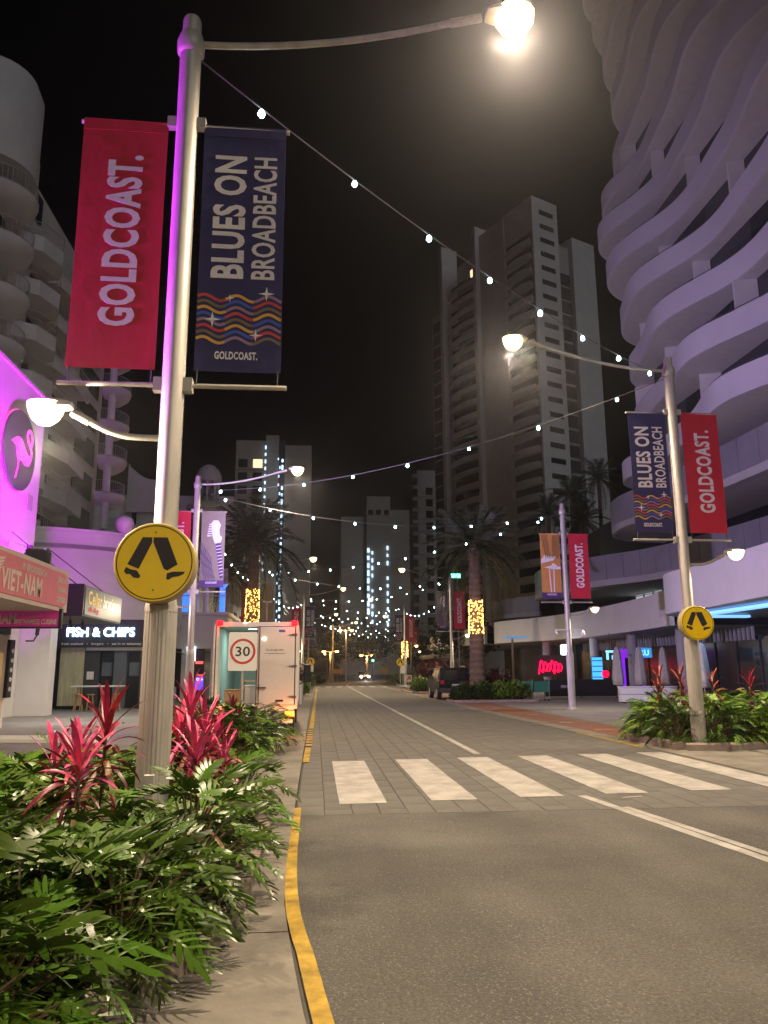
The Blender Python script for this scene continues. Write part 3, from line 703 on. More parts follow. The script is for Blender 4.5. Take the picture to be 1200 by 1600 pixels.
ob('post', MB().tube([(0, 0.035, 0), (0, 0.035, 2.36)], 0.03, 12), 'steel', sp, smooth=40)
for z in (1.66, 2.32): ob('clamp', MB().box(-0.06, 0.06, 0.003, 0.075, z-0.015, z+0.015), 'steel', sp)

# ------------------------------------------------------------------ festoon lights zigzagging between the poles
bulb_me = MB().lathe([(0.004, -0.115), (0.024, -0.108), (0.038, -0.085), (0.038, -0.062), (0.026, -0.035), (0.018, -0.02)], 10).mesh('bulb'); bulb_me.materials.append(MATS['bulb_glow'])
sock_me = MB().lathe([(0.02, -0.022), (0.022, 0.0), (0.01, 0.02)], 8).mesh('socket'); sock_me.materials.append(MATS['black'])
def festoon(label, p, q, n, sag, small=False, lit=0):
    t = thing('festoon_lights', label, 'string lights', p, 0, 'festoon lights strung over the road')
    P, Q = Vector(p), Vector(q); f = lambda s: (Q-P)*s-Vector((0, 0, sag*4*s*(1-s)))
    ob('cable', MB().tube([f(i/20) for i in range(21)], 0.009, 5), 'steel_dark', t)
    for i in range(n):
        s = (i+0.55)/(n+0.1); v = f(s)
        b = bpy.data.objects.new('bulb', bulb_me); C.objects.link(b); b.parent = t; b.location = v; b.scale = [random.uniform(0.85, 1.12)]*3
        if small: b.scale = (0.75, 0.75, 0.75)
        if not small:
            k = bpy.data.objects.new('socket', sock_me); C.objects.link(k); k.parent = b
    return t
def top(k, z=8.2): x, y, s = POLES[k]; return (x+s*0.1, y, z)
festoon('festoon cable from the near left pole top to the right bed pole', top('L1', 8.22), top('R1', 8.25), 8, 0.35)
festoon('festoon cable from the right bed pole back to the pole by the truck', top('R1', 8.22), top('L2', 8.2), 8, 0.7)
festoon('festoon cable from the pole by the truck to the bare-topped right pole', top('L2', 8.15), top('R2', 8.3), 9, 0.9)
festoon('festoon cable from the bare-topped right pole to the pole behind the truck', top('R2', 8.3), top('L3', 8.2), 11, 0.8)
festoon('festoon cable from the pole behind the truck to the pole by the wrapped palm', top('L3'), top('R3'), 9, 0.8)
festoon('festoon cable from the pole by the wrapped palm to the bluish left pole', top('R3'), top('L4'), 10, 0.8, True)
festoon('festoon cable from the bluish left pole across to the far right pole', top('L4'), top('R4'), 9, 0.9, True)
for k, (a, b) in enumerate((((9, 82, 8.2), (-1, 88, 8.2)), ((-1, 88, 8.2), (10.5, 94, 8.2)), ((10.5, 94, 8.2), (-1, 104, 8.2)), ((-1, 104, 8.2), (13.2, 108, 8.2)), ((13.2, 108, 8.2), (1.5, 118, 8.2)), ((1.5, 118, 8.2), (16, 124, 8.2)))):
    festoon(['farthest run of festoon bulbs over the bend, first', 'farthest run of festoon bulbs over the bend, second', 'farthest run of festoon bulbs over the bend, third', 'farthest run of festoon bulbs over the bend, fourth', 'farthest run of festoon bulbs over the bend, fifth', 'farthest run of festoon bulbs over the bend, last'][k], a, b, 10, 1.0+0.1*k, True)
for k, (a, b) in enumerate((((-4.2, 28, 7.6), (-3.9, 51.6, 7.7)), ((-3.9, 51.6, 7.6), (-1.2, 71, 7.7)), ((10.0, 57, 7.6), (9.4, 82, 7.7)))):
    festoon('festoon run along the ' + ('left kerb behind the truck', 'left kerb past the palm', 'right kerb past the palm')[k], a, b, 9, 1.0, True)
# ------------------------------------------------------------------ buildings, right side: wave-balcony tower on its podium
tw = thing('wave_tower', 'tall tower wrapped in pale undulating balcony bands above the right podium', 'tower', (0, 0, 0))
def tower_path(k, inset=0.0):
    base = []
    X0 = 18.3+inset; Y1 = 46.0-inset; r = 4.2-min(3.5, inset*0.6)
    for i in range(56): base.append((X0, 12+(Y1-r-12)*i/55.0))
    base += arc(X0+r, Y1-r, r, 180, 90, 16)[1:]
    for i in range(1, 26): base.append((X0+r+(44-X0-r)*i/25.0, Y1))
    out = []; s = 0.0
    for i, p in enumerate(base):
        if i: s += (Vector(p)-Vector(base[i-1])).length
        a = Vector(base[max(i-1, 0)]); b = Vector(base[min(i+1, len(base)-1)]); d = (b-a).normalized(); n = Vector((-d.y, d.x))
        w = 0.72*sin(2*pi*s/16.0-k*1.02+0.4)+0.18*sin(2*pi*s/8.0-k*2.0) if k is not None else 0
        out.append((p[0]+n.x*w, p[1]+n.y*w))
    return out
M('tower_white', (0.60, 0.57, 0.62), 0.65, var=0.06, vscale=0.4)
FZ, FH = 13.2, 3.05
for k in range(15):
    z = FZ+k*FH; p = tower_path(k)
    b = ob('balcony_band', MB().strip(p, z-0.28, z+0.92, -0.16), 'tower_white', tw, smooth=30)
    inner = tower_path(None, 5.0); n = len(p); mb = MB()
    vs = [(x, y, z-0.02) for x, y in p]+[(x, y, z-0.02) for x, y in inner]+[(x, y, z-0.26) for x, y in p]+[(x, y, z-0.26) for x, y in inner]
    fs = []
    for i in range(n-1): fs += [(i, i+1, n+i+1, n+i), (2*n+i, 3*n+i, 3*n+i+1, 2*n+i+1)]
    mb.add(vs, fs); ob('soffit', mb, 'balcony_soffit', b)
    # balustrade handrail with small standoffs
    pr = tower_path(k, 0.12); ob('handrail', MB().tube([(x, y, z+1.04) for x, y in pr[::2]], 0.02, 5), 'steel_dark', b)
    # glazing panes set back, with dividing fins
    q = tower_path(None, 1.5); step = 7
    for j in range(0, len(q)-1, step):
        a, c = q[j], q[min(j+step, len(q)-1)]; d = Vector(c)-Vector(a)
        if d.length < 0.3: continue
        nn = Vector((-d.y, d.x)).normalized()*0.08
        mbp = MB(); mbp.add([(a[0], a[1], z), (c[0], c[1], z), (c[0], c[1], z+FH-0.27), (a[0], a[1], z+FH-0.27), (a[0]-nn.x, a[1]-nn.y, z), (c[0]-nn.x, c[1]-nn.y, z), (c[0]-nn.x, c[1]-nn.y, z+FH-0.27), (a[0]-nn.x, a[1]-nn.y, z+FH-0.27)],
                            [(0, 1, 2, 3), (7, 6, 5, 4), (0, 4, 5, 1), (1, 5, 6, 2), (2, 6, 7, 3), (3, 7, 4, 0)])
        ob('window', mbp, 'glass_grey' if (j//step+k) % 3 else 'glass_dark', tw)
        if (j//step) % 2 == k % 2:
            e = tower_path(None, 0.0)[j]; dd = Vector(e)-Vector(a); L_ = dd.length; dd = dd/L_ if L_ > 0.1 else Vector((1, 0)); w = Vector((-dd.y, dd.x))*0.12
            L_ *= random.uniform(0.35, 0.8)
            g = Vector(a)+dd*L_
            ob('divider_wall', MB().prism([(a[0]-w.x, a[1]-w.y), (g.x-w.x, g.y-w.y), (g.x+w.x, g.y+w.y), (a[0]+w.x, a[1]+w.y)], z, z+FH-0.28), 'render_white', tw)
ob('core', MB().prism([(23.5, 12), (44, 12), (44, 40), (23.5, 40)], 6.0, FZ+15*FH), 'charcoal', tw)

pd_ = thing('podium', 'curved white podium with glass storeys and shops below the wave tower', 'podium', (0, 0, 0))
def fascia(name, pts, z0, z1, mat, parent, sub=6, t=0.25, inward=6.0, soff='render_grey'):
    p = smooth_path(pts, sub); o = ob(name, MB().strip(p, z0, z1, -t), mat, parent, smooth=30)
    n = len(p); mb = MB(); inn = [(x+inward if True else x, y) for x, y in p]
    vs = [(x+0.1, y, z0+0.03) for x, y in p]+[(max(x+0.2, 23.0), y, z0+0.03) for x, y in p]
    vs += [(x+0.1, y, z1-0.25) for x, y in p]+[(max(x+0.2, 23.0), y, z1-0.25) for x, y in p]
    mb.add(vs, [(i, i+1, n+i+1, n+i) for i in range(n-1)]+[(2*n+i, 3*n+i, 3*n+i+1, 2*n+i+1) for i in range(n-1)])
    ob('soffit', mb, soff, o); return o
A_pts = [(17.2, 36.5), (17.65, 41), (17.8, 46), (17.6, 51), (16.7, 56), (15.2, 60.2), (14.6, 62.5), (15.2, 64.6), (17, 66), (21, 66.8)]
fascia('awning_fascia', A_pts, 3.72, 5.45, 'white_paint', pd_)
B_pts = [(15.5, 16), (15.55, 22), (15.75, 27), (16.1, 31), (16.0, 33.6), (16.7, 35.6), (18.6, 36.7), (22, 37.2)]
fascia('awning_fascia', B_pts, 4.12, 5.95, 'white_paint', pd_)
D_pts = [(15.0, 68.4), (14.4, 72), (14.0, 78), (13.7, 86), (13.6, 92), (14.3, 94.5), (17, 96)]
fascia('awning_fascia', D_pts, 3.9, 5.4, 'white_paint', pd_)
M('panel', (0.30, 0.29, 0.33), 0.35, metal=0.2, var=0.12, vscale=0.8)
def panels(pts, z0, z1, parent, w=1.25, mat='panel'):
    p = smooth_path(pts, 12); acc = [0]
    for a, b in zip(p, p[1:]): acc.append(acc[-1]+(Vector(b)-Vector(a)).length)
    def at(s):
        for i in range(len(acc)-1):
            if acc[i+1] >= s: f = (s-acc[i])/max(1e-6, acc[i+1]-acc[i]); return (p[i][0]+(p[i+1][0]-p[i][0])*f, p[i][1]+(p[i+1][1]-p[i][1])*f)
        return p[-1]
    s = 0
    while s < acc[-1]-0.2:
        e = min(s+w, acc[-1]); q = [at(s+(e-0.03-s)*i/3) for i in range(4)]
        ob('balustrade_panel', MB().strip(q, z0, z1, -0.05), mat, parent); s = e
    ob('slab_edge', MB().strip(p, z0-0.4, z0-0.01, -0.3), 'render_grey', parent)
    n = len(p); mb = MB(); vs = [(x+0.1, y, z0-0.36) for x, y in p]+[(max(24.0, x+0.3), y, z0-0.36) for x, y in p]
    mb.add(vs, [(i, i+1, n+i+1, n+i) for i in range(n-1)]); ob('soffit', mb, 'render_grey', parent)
panels([(21.2, 14), (21.0, 30), (20.3, 39), (19.2, 43.6), (17.6, 46.4), (16.1, 50), (15.9, 54), (17.0, 57.6), (21, 59.5)], 7.1, 8.6, pd_)
panels([(19.4, 66), (17.4, 69), (16.9, 73), (18.2, 77), (22, 79)], 6.6, 8.0, pd_)
panels([(18.9, 14), (18.7, 30), (18.2, 40), (17.9, 43.6), (18.7, 46.6), (21, 48.2), (25, 48.6)], 10.2, 11.75, pd_, 1.6)
ob('shop_wall', MB().box(23.2, 26, 12, 64, 0.01, 13.0).box(22.5, 26, 66, 92, 0.01, 9), 'charcoal', pd_)
ob('storey_glass', MB().box(22.9, 23.15, 14, 60, 8.2, 13.0), 'glass_dark', pd_)
M('lit_room', (0.8, 0.9, 0.85), emit=0.55, ecol=(0.75, 0.95, 0.85))
ob('lit_window', MB().box(22.70, 22.78, 48.6, 53.2, 5.6, 7.2), 'lit_room', pd_)
for i in range(4): ob('mullion', MB().box(22.62, 22.70, 48.6+i*1.5, 48.7+i*1.5, 5.6, 7.2), 'charcoal', pd_)
ob('mullion', MB().box(22.63, 22.71, 48.6, 53.2, 6.62, 6.7), 'white_paint', pd_)
# shop glazing and columns under the awnings
for i in range(22):
    y = 15+i*2.2
    ob('shop_window', MB().box(22.0, 22.06, y, y+2.08, 0.35, 3.2), 'glass_dark' if i % 3 else 'glass_grey', pd_)
    ob('mullion', MB().box(21.95, 22.12, y+2.08, y+2.2, 0.02, 3.3), 'charcoal', pd_)
for i in range(60): ob('batten', MB().box(21.7, 21.8, 37+i*0.42, 37.16+i*0.42, 3.05, 3.72), 'render_grey', pd_)
for x, y in ((19.4, 30.6), (19.4, 24), (19.2, 39.5), (19.2, 46), (19, 52), (17.6, 58.5)):
    ob('column', MB().lathe([(0.3, 0.01), (0.3, 4.1)], 20, (x, y, 0)), 'render_grey', pd_, smooth=40)
# blue lit band under the near awning
M('blue_glow', (0.3, 0.6, 1.0), emit=1.5, ecol=(0.20, 0.48, 1.0))
bl = thing('blue_strip_light', 'blue glowing light strip under the right awning behind the crossing sign', 'strip light', (17.2, 30.5, 3.95), 0)
ob('diffuser', MB().bbox(-0.25, 0.25, -4.6, 4.6, 0.0, 0.12, 0.03), 'blue_glow', bl)
ob('diffuser', MB().bbox(0.6, 2.8, 3.6, 4.0, 0.0, 0.12, 0.03), 'blue_glow', bl)
light('AREA', bl, (0, 0, -0.03), 90, (0.25, 0.5, 1.0), 0.4, sy=9)
dr = thing('drum_sign', 'blue lit drum fascia with white YO letters at the right edge', 'shop sign', (19.3, 27.5, 0), 0)
ob('drum', MB().lathe([(1.5, 2.72), (1.5, 3.75)], 40), 'white_paint', dr, smooth=40)
ob('column_cladding', MB().lathe([(1.22, 0.02), (1.22, 2.72)], 24), 'charcoal', dr)
M('white_glow', (1, 1, 1), emit=5, ecol=(0.9, 0.95, 1.0))
tm = text_mb('YO', 0.9, 0.55, 0, 0, 0, bold=0.04)
tm.v = [(-1.53*cos(x/1.5+0.15), -1.53*sin(x/1.5+0.15), z+3.22) for x, y, z in tm.v]
ob('lettering', tm, 'white_glow', dr)
light('AREA', dr, (-1.9, -1.6, 4.0), 60, (0.25, 0.5, 1.0), 0.5)
dr.children[-1].rotation_euler = (R(35), 0, R(-50))

# purple architectural floodlights that wash the tower, standing on the awning roof
def flood(label, loc, target, e, col, spot=R(80), size=0.25):
    t = thing('floodlight', label, 'floodlight', loc, 0, 'coloured floodlights')
    ob('housing', MB().bbox(-0.28, 0.28, -0.12, 0.12, 0.12, 0.5, 0.03), 'black', t); ob('bracket', MB().box(-0.32, -0.29, -0.04, 0.04, 0, 0.4).box(0.29, 0.32, -0.04, 0.04, 0, 0.4).box(-0.32, 0.32, -0.05, 0.05, -0.02, 0.0), 'steel_dark', t)
    l_ = light('SPOT', t, (0, 0, 0.62), e, col, size, spot=spot, blend=0.9)
    d = Vector(target)-(Vector(loc)+Vector((0, 0, 0.62))); l_.rotation_euler = d.to_track_quat('-Z', 'Y').to_euler()
    return t

# ------------------------------------------------------------------ tall tower with stepped fins, right of centre
rt = thing('apartment_tower', 'tall dim grey apartment tower with stepped top and balcony strips behind the right palm', 'tower', (40, 130, 0), R(26.5))
ob('core', MB().box(3, 17, 8.2, 28, 0, 90), 'render_grey', rt)
ob('core_wall', MB().box(0.2, 9, 8.2, 16, 0, 91), 'render_white', rt)
ob('wall', MB().box(0.4, 7, 0.0, 8.2, 0, 91.5), 'render_white', rt)
ob('wall', MB().box(11, 17.2, 0.3, 8.2, 0, 86), 'render_white', rt)
ob('wall', MB().box(7, 11, 1.4, 8.2, 0, 84), 'render_grey', rt)
ob('fin', MB().box(-1.2, 3, 27.4, 28.4, 0, 94), 'render_white', rt)
ob('fin', MB().box(-0.9, 3, 16.0, 17.0, 0, 93), 'render_white', rt)
ob('wall', MB().box(0.6, 14, 28.4, 34, 0, 80), 'render_grey', rt)
for k in range(29):
    z = 5+k*2.93
    for (y0, y1, xo) in ((17.2, 27.2, 0.0), (0.4, 7.8, -0.4)):
        if z > 84: continue
        pts = [(xo+0.3-0.6*sin(pi*i/8), y1+(y0-y1)*i/8) for i in range(9)]
        b = ob('balcony', MB().strip(pts, z, z+1.15, -0.18), 'render_white', rt)
        ob('window', MB().box(1.0 if y0 > 10 else 0.36, 1.2 if y0 > 10 else 0.39, y0+0.1, y1-0.1, z+1.15, z+2.85), 'glass_dark', b)
    if z < 78:
        ob('window', MB().box(0.5, 0.58, 28.8, 33.6, z+0.25, z+2.75), 'glass_grey', rt)
        ob('window', MB().box(7.2, 10.9, 1.25, 1.38, z+0.3, z+2.7), 'glass_grey', rt)
    if z < 88: ob('window', MB().box(2.2, 5.8, -0.08, -0.02, z+1.0, z+2.0), 'glass_dark', rt)
ob('roof_sign', MB().box(3.2, 3.4, 18, 27, 84.5, 89), 'render_white', rt)
lw = ob('lit_window', MB().box(0.85, 0.98, 18, 20, 83.6, 85.2), 'warm_window', rt)

def tower(name, label, x, y, rz, wd, dp, h, mat, fl=3.0, bays=5, wmat='glass_dark', lit=(), steps=(), ww=0.62, floors0=1):
    t = thing(name, label, 'tower', (x, y, 0), R(rz))
    ob('wall', MB().box(0, wd, 0, dp, 0, h), mat, t)
    for (a, b, c, d, hh) in steps: ob('wall', MB().box(a, b, c, d, h*0.3, hh), mat, t)
    n = int(h/fl)-1; bw = wd/bays
    wm = MB().box(bw*(1-ww)/2, bw*(1+ww)/2, -0.10, -0.02, 0.5, fl*0.8).mesh('window'); wm.materials.append(MATS[wmat])
    lm = MB().box(bw*(1-ww)/2, bw*(1+ww)/2, -0.12, -0.02, 0.5, fl*0.8).mesh('window'); lm.materials.append(MATS['warm_window'])
    for k in range(floors0, n):
        ob('floor_slab', MB().box(-0.05, wd+0.05, -0.25, -0.003, k*fl+0.02, k*fl+0.3), mat, t)
        for i in range(bays):
            o = bpy.data.objects.new('window', lm if (k, i) in lit else wm); C.objects.link(o); o.parent = t; o.location = (i*bw, 0, k*fl)
    return t
led_me = MB().lathe([(0.06, -0.32), (0.14, -0.26), (0.14, 0.26), (0.06, 0.32)], 6).mesh('led_light'); led_me.materials.append(MATS['led_glow'])
def leds(parent, x, y, z0, z1, step, s=1.0, jit=0.0):
    z = z0
    while z < z1:
        if random.random() > 0.06:
            o = bpy.data.objects.new('led_light', led_me); C.objects.link(o); o.parent = parent; o.location = (x+random.uniform(-jit, jit), y, z); o.scale = (s, s, s*random.uniform(0.7, 1.2))
        z += step
t = tower('led_tower', 'dim tower left of centre with two vertical rows of white lights', -17.5, 160, 0, 6.2, 14, 50, 'render_tan', 2.9, 2, lit=((15, 1), (8, 1), (8, 0)), floors0=6)
ob('wall', MB().box(6.2, 9.0, 0.8, 14, 0, 51.5), 'render_tan', t); ob('wall', MB().box(10.4, 16, -0.3, 14, 0, 49), 'render_tan', t); ob('wall', MB().box(9, 10.4, 1.2, 14, 0, 50.5), 'charcoal', t)
leds(t, 6.3, -0.6, 22, 49, 1.55, 1.2); leds(t, 9.9, -0.5, 8, 48, 1.5, 1.5); leds(t, 9.2, -0.4, 6, 46, 1.9, 0.9, 0.2); leds(t, 5.2, -0.4, 6, 16, 1.9, 0.9, 0.2)
t = tower('far_tower', 'farthest dark tower in the centre with blue-white light columns', 19.5, 300, 0, 9.5, 20, 70, 'render_tan', 3.1, 3, floors0=20)
ob('wall', MB().box(-10, 0, 2, 20, 0, 62), 'render_tan', t); ob('wall', MB().box(9.5, 20, 2, 20, 0, 65), 'render_tan', t)
leds(t, 0.6, -0.6, 24, 50, 3.0, 3.2); leds(t, 2.2, -0.6, 20, 50, 3.0, 2.4); leds(t, 8.2, -0.6, 10, 50, 3.0, 2.6)
t = tower('narrow_tower', 'narrow grey tower with stubby balconies left of the tall right tower', 25.4, 190, 0, 6, 18, 52, 'render_white', 3.0, 1, ww=0.3, floors0=1)
for k in range(16): ob('balcony', MB().box(-1.3, 0.3, -0.4, 2, 5+k*3, 5.9+k*3), 'render_white', t)

# ------------------------------------------------------------------ left side: scalloped apartment block
sc_ = thing('scalloped_apartments', 'pale apartment block with rounded stacked balconies behind the left banner', 'apartment block', (0, 0, 0))
M('rail', (0.45, 0.44, 0.43), 0.5, metal=0.3)
M('scallop', (0.66, 0.645, 0.63), 0.8, var=0.1, vscale=0.5)
def scallop(x, y, r, z, parent, depth=1.0, mat='scallop', sq=0.75):
    # rounded balcony: belly-shaped soffit, slab, rail with posts
    mb = MB(); n = 14; vs = []; fs = []
    pr = [(0.25, -0.95), (0.62, -0.78), (0.9, -0.42), (1.0, 0.0), (1.0, 0.16)]
    for f, zz in pr:
        for i in range(n+1): a = -pi/2+pi*i/n; vs.append((x+r*sq*f*cos(a), y+r*(0.4+0.6*f)*sin(a), z+zz*depth))
    m = n+1
    for k in range(len(pr)-1):
        for i in range(n): fs.append((k*m+i, k*m+i+1, (k+1)*m+i+1, (k+1)*m+i))
    fs.append(tuple(range((len(pr)-1)*m, len(pr)*m)))
    mb.add(vs, fs); b = ob('balcony', mb, mat, parent, smooth=50)
    rail = MB(); pts = [(x+r*sq*0.96*cos(-pi/2+pi*i/n), y+r*0.96*sin(-pi/2+pi*i/n)) for i in range(n+1)]
    rail.tube([(a, c, z+1.08) for a, c in pts], 0.03, 5); rail.tube([(a, c, z+0.26) for a, c in pts], 0.02, 4)
    for i in range(0, 2*n+1): a = -pi/2+pi*i/(2*n); rail.box(x+r*sq*0.96*cos(a)-0.012, x+r*sq*0.96*cos(a)+0.012, y+r*0.96*sin(a)-0.012, y+r*0.96*sin(a)+0.012, z+0.2, z+1.08)
    ob('railing', rail, 'rail', b)
    return b
ob('wall', MB().box(-40, -19, 34, 66, 0, 33.5), 'scallop', sc_)
ob('wall', MB().box(-40, -18.4, 36, 46.5, 0, 34.2), 'scallop', sc_)
ob('roof_drum', MB().lathe([(2.6, 0), (2.6, 5.2), (2.2, 6.2), (1.2, 6.6)], 28, (-18.9, 40.6, 29.2)), 'scallop', sc_, smooth=40)
for k in range(11):
    z = 1.6+k*2.95
    if k < 10: scallop(-18.4, 40.4, 2.3, z-0.6, sc_, 1.0, sq=1.05)
    if k < 10:
        # faceted bay
        bay = [(-18.8, 44.2), (-17.2, 45.2), (-16.6, 47.0), (-17.2, 48.6), (-18.8, 49.4)]
        b = ob('bay', MB().prism(bay, z-0.9, z+0.1), 'scallop', sc_)
        ob('railing', MB().tube([(x, y, z+1.0) for x, y in bay], 0.03, 5).tube([(x, y, z+0.5) for x, y in bay], 0.015, 4), 'rail', b)
        # recessed flat balcony
        b = ob('balcony', MB().strip([(-17.9, 50.0), (-17.4, 53), (-17.6, 57.2)][::-1], z-0.7, z+0.25, 0.2).box(-19, -17.7, 50, 57.2, z-0.5, z-0.3), 'scallop', sc_)
        rl = MB().tube([(-17.5, 50, z+1.1), (-17.4, 57.2, z+1.1)], 0.025, 5)
        for i in range(22): rl.box(-17.47, -17.45, 50+i*0.33, 50.02+i*0.33, z+0.2, z+1.1)
        ob('railing', rl, 'rail', b)
        scallop(-17.4, 62.2, 2.0, z-1.0, sc_, 0.9, sq=0.9)
        ob('column', MB().lathe([(0.3, 0), (0.3, 2.1)], 12, (-16.6, 60.4, z-0.9)), 'scallop', sc_)
        ob('window', MB().box(-18.98, -18.9, 51, 56.4, z-0.2, z+1.7), 'glass_dark', sc_)
        ob('window', MB().box(-18.98, -18.9, 59.4, 64.6, z-0.8, z+1.2), 'glass_dark', sc_)
    ob('window', MB().box(-18.38, -18.3, 38.6, 42.6, z-0.4, z+1.4), 'glass_dark', sc_)
    ob('window', MB().box(-18.98, -18.86, 44.8, 48.8, z+0.15, z+1.9), 'glass_grey', sc_)

# domed building further back on the left
dm = thing('domed_building', 'pale building with scooped parapet and little dome in the left distance', 'building', (0, 0, 0))
ob('wall', MB().box(-34, -9.5, 86, 100, 0, 21.0), 'render_white', dm)
pp = [(-21.2, 24.6)]+[(-21.0+4.6*i/8, 24.2-1.5*sin(pi*i/8*0.9)) for i in range(9)]+[(-16.0, 19), (-21.2, 19)]
ob('parapet', MB().plate(pp, 85.6, 86.0), 'render_white', dm)
ob('tower_drum', MB().lathe([(2.0, 14), (2.0, 19.0), (2.3, 19.2), (2.3, 19.5), (1.3, 19.5), (1.3, 20.0)], 24, (-12.2, 85, 0)), 'render_white', dm, smooth=40)
for i in range(8): a = 2*pi*i/8; ob('column', MB().lathe([(0.14, 0), (0.14, 2.4)], 8, (-12.2+1.12*cos(a), 85+1.12*sin(a), 20.0)), 'render_white', dm)
ob('dome', MB().lathe([(1.45, 22.3), (1.45, 22.7), (1.35, 23.2), (1.05, 23.8), (0.6, 24.2), (0.1, 24.4)], 24, (-12.2, 85, 0)), 'render_white', dm, smooth=40)
for z in (8, 11.2, 14.4, 17.6):
    for x in (-20.6, -18, -15.6): ob('window', MB().box(x, x+0.5, 85.9, 85.98, z, z+1.7), 'glass_dark', dm)
for i in range(3): ob('window', MB().box(-13.4+i*0.9, -12.9+i*0.9, 82.9, 83.0, 15.2, 17.6), 'glass_dark', dm)

# ------------------------------------------------------------------ left side: flamingo building with pink awning
fb = thing('flamingo_building', 'white corner building washed in magenta light above the pink restaurant awning', 'building', (0, 0, 0))
ob('upper_wall', MB().box(-24, -9.55, 6, 26.6, 4.2, 10.95), 'render_white', fb)
ob('parapet_cap', MB().box(-24, -9.48, 6, 26.68, 10.95, 11.05), 'render_white', fb)
ob('side_wall', MB().box(-24, -10.3, 26.6, 27.6, 4.2, 9.6), 'render_grey', fb)
ob('vent', MB().box(-9.55, -9.51, 25.6, 26.05, 6.9, 7.4), 'render_grey', fb)
ob('roof_box', MB().box(-9.5, -9.2, 23.6, 25.4, 4.3, 5.5), 'render_white', fb)
ob('wall_box', MB().box(-9.55, -9.40, 26.0, 26.15, 5.4, 5.75), 'charcoal', fb)
ob('shop_wall', MB().box(-24, -9.3, 6, 24.6, 0.01, 4.2), 'render_white', fb)
M('door_cream', (0.55, 0.47, 0.33), 0.6, var=0.1)
ob('door', MB().box(-9.32, -9.2, 22.4, 24.2, 0.02, 2.7), 'door_cream', fb)
M('warm_poster', (0.55, 0.33, 0.10), emit=0.22, ecol=(0.8, 0.5, 0.15))
ob('poster', MB().box(-9.2, -9.17, 22.9, 23.9, 0.95, 2.2), 'warm_poster', fb)
ob('poster_disc', MB().plate([(0.26*cos(pi*i/10), 0.26*sin(pi*i/10)) for i in range(20)], -0.01, 0.0), 'door_cream', fb, (-9.165, 23.4, 1.25), R(90))
ob('menu_board', MB().box(-9.32, -9.12, 24.25, 24.6, 0.9, 2.6), 'black', fb)
for i in range(5): ob('menu_dish', MB().plate([(0.1*cos(pi*j/5), 0.07*sin(pi*j/5)) for j in range(10)], -0.01, 0), 'print_white', fb, (-9.115, 24.43, 1.15+i*0.28), R(90))
ob('sign_board', MB().box(-9.3, -9.2, 21.6, 24.4, 2.75, 3.1), 'black', fb)
# white pier beyond
ob('pier', MB().box(-11.35, -10.2, 31.0, 31.8, 0.01, 3.6), 'white_paint', fb)
ob('pier', MB().box(-11.9, -11.42, 32.0, 33.5, 0.01, 3.6), 'black', fb)
ob('rear_wall', MB().box(-24, -11.36, 24.6, 33.0, 0.01, 4.2), 'render_white', fb)
ob('security_camera', MB().tube([(-10.5, 29.3, 2.75), (-10.2, 29.2, 2.75), (-10.1, 29.2, 2.95)], 0.03, 6).tube([(-10.1, 29.2, 2.95), (-10.08, 29.2, 3.2)], 0.07, 8), 'black', fb)
# flamingo disc
fd = thing('flamingo_sign', 'round dark sign with glowing pink flamingo on the magenta wall', 'sign', (-9.5, 24.35, 8.52), R(90))
ob('disc', MB().plate([(1.28*cos(2*pi*i/48), 1.28*sin(2*pi*i/48)) for i in range(48)], -0.10, -0.02), 'charcoal', fd)
M('pink_glow', (1, 0.05, 0.5), emit=2.2, ecol=(1.0, 0.02, 0.50))
K_ = 1.28
ob('flamingo', MB().plate([(x*K_, z*K_) for x, z in [(-.60, .08), (-.45, .2), (-.28, .28), (-.1, .27), (.08, .18), (.25, .05), (.42, -.02), (.60, .0), (.62, -.12), (.52, -.26), (.34, -.29), (.12, -.22), (-.05, -.24), (-.15, -.24), (-.25, -.1), (-.3, .05), (-.45, .1)]], -0.15, -0.105), 'pink_glow', fd)
ob('neck', ribbon_mb([(x*K_, z*K_) for x, z in smooth_path([(.54, -.15), (.62, .0), (.60, .14), (.48, .25), (.33, .35), (.26, .46), (.30, .57), (.42, .62), (.54, .57), (.61, .45), (.60, .32), (.53, .22)], 4)], 0.10, -0.15, lambda x, z: 0), 'pink_glow', fd)
ob('leg', ribbon_mb([(-.15*K_, -.2*K_), (-.18*K_, -.5*K_), (-.28*K_, -.76*K_)], 0.07, -0.148, lambda x, z: 0), 'pink_glow', fd)
ob('halo_ring', MB().ring(1.30, 1.24, -0.012, -0.004, 48), 'pink_glow', fd)
# pink awning
M('awning_pink', (0.62, 0.16, 0.20), 0.6, var=0.08, vscale=2); M('awning_cream', (0.55, 0.48, 0.38), 0.7, var=0.06)
aw = thing('pink_awning', 'pink lettered restaurant awning with cream edge over the left footpath', 'awning', (-6.25, 20.0, 3.1), R(90))
ob('body', MB().box(-14, 0.0, 0.0, 3.0, 0.0, 1.02), 'awning_cream', aw)
ob('fascia_panel', MB().plate([(-14, 0.1), (-0.35, 0.1), (-0.16, 0.2), (-0.1, 0.4), (-0.1, 0.62), (-0.16, 0.82), (-0.35, 0.92), (-14, 0.92)], -0.02, 0.0), 'awning_pink', aw)
M('print_cream', (0.66, 0.56, 0.46), 0.7)
ob('lettering', text_mb('VIET-NAM', 2.3, 0.44, -3.1, 0.40, -0.03, bold=0.03), 'print_cream', aw)
ob('lettering', text_mb('IN BROADBEACH', 1.5, 0.15, -2.45, 0.76, -0.03, bold=0.02), 'print_cream', aw)
for i, s_ in enumerate(('DINE IN', 'TAKE AWAY', 'LICENSED')): ob('lettering', text_mb(s_, 0.62, 0.13, -0.58, 0.74-i*0.235, -0.03, bold=0.03), 'print_cream', aw)
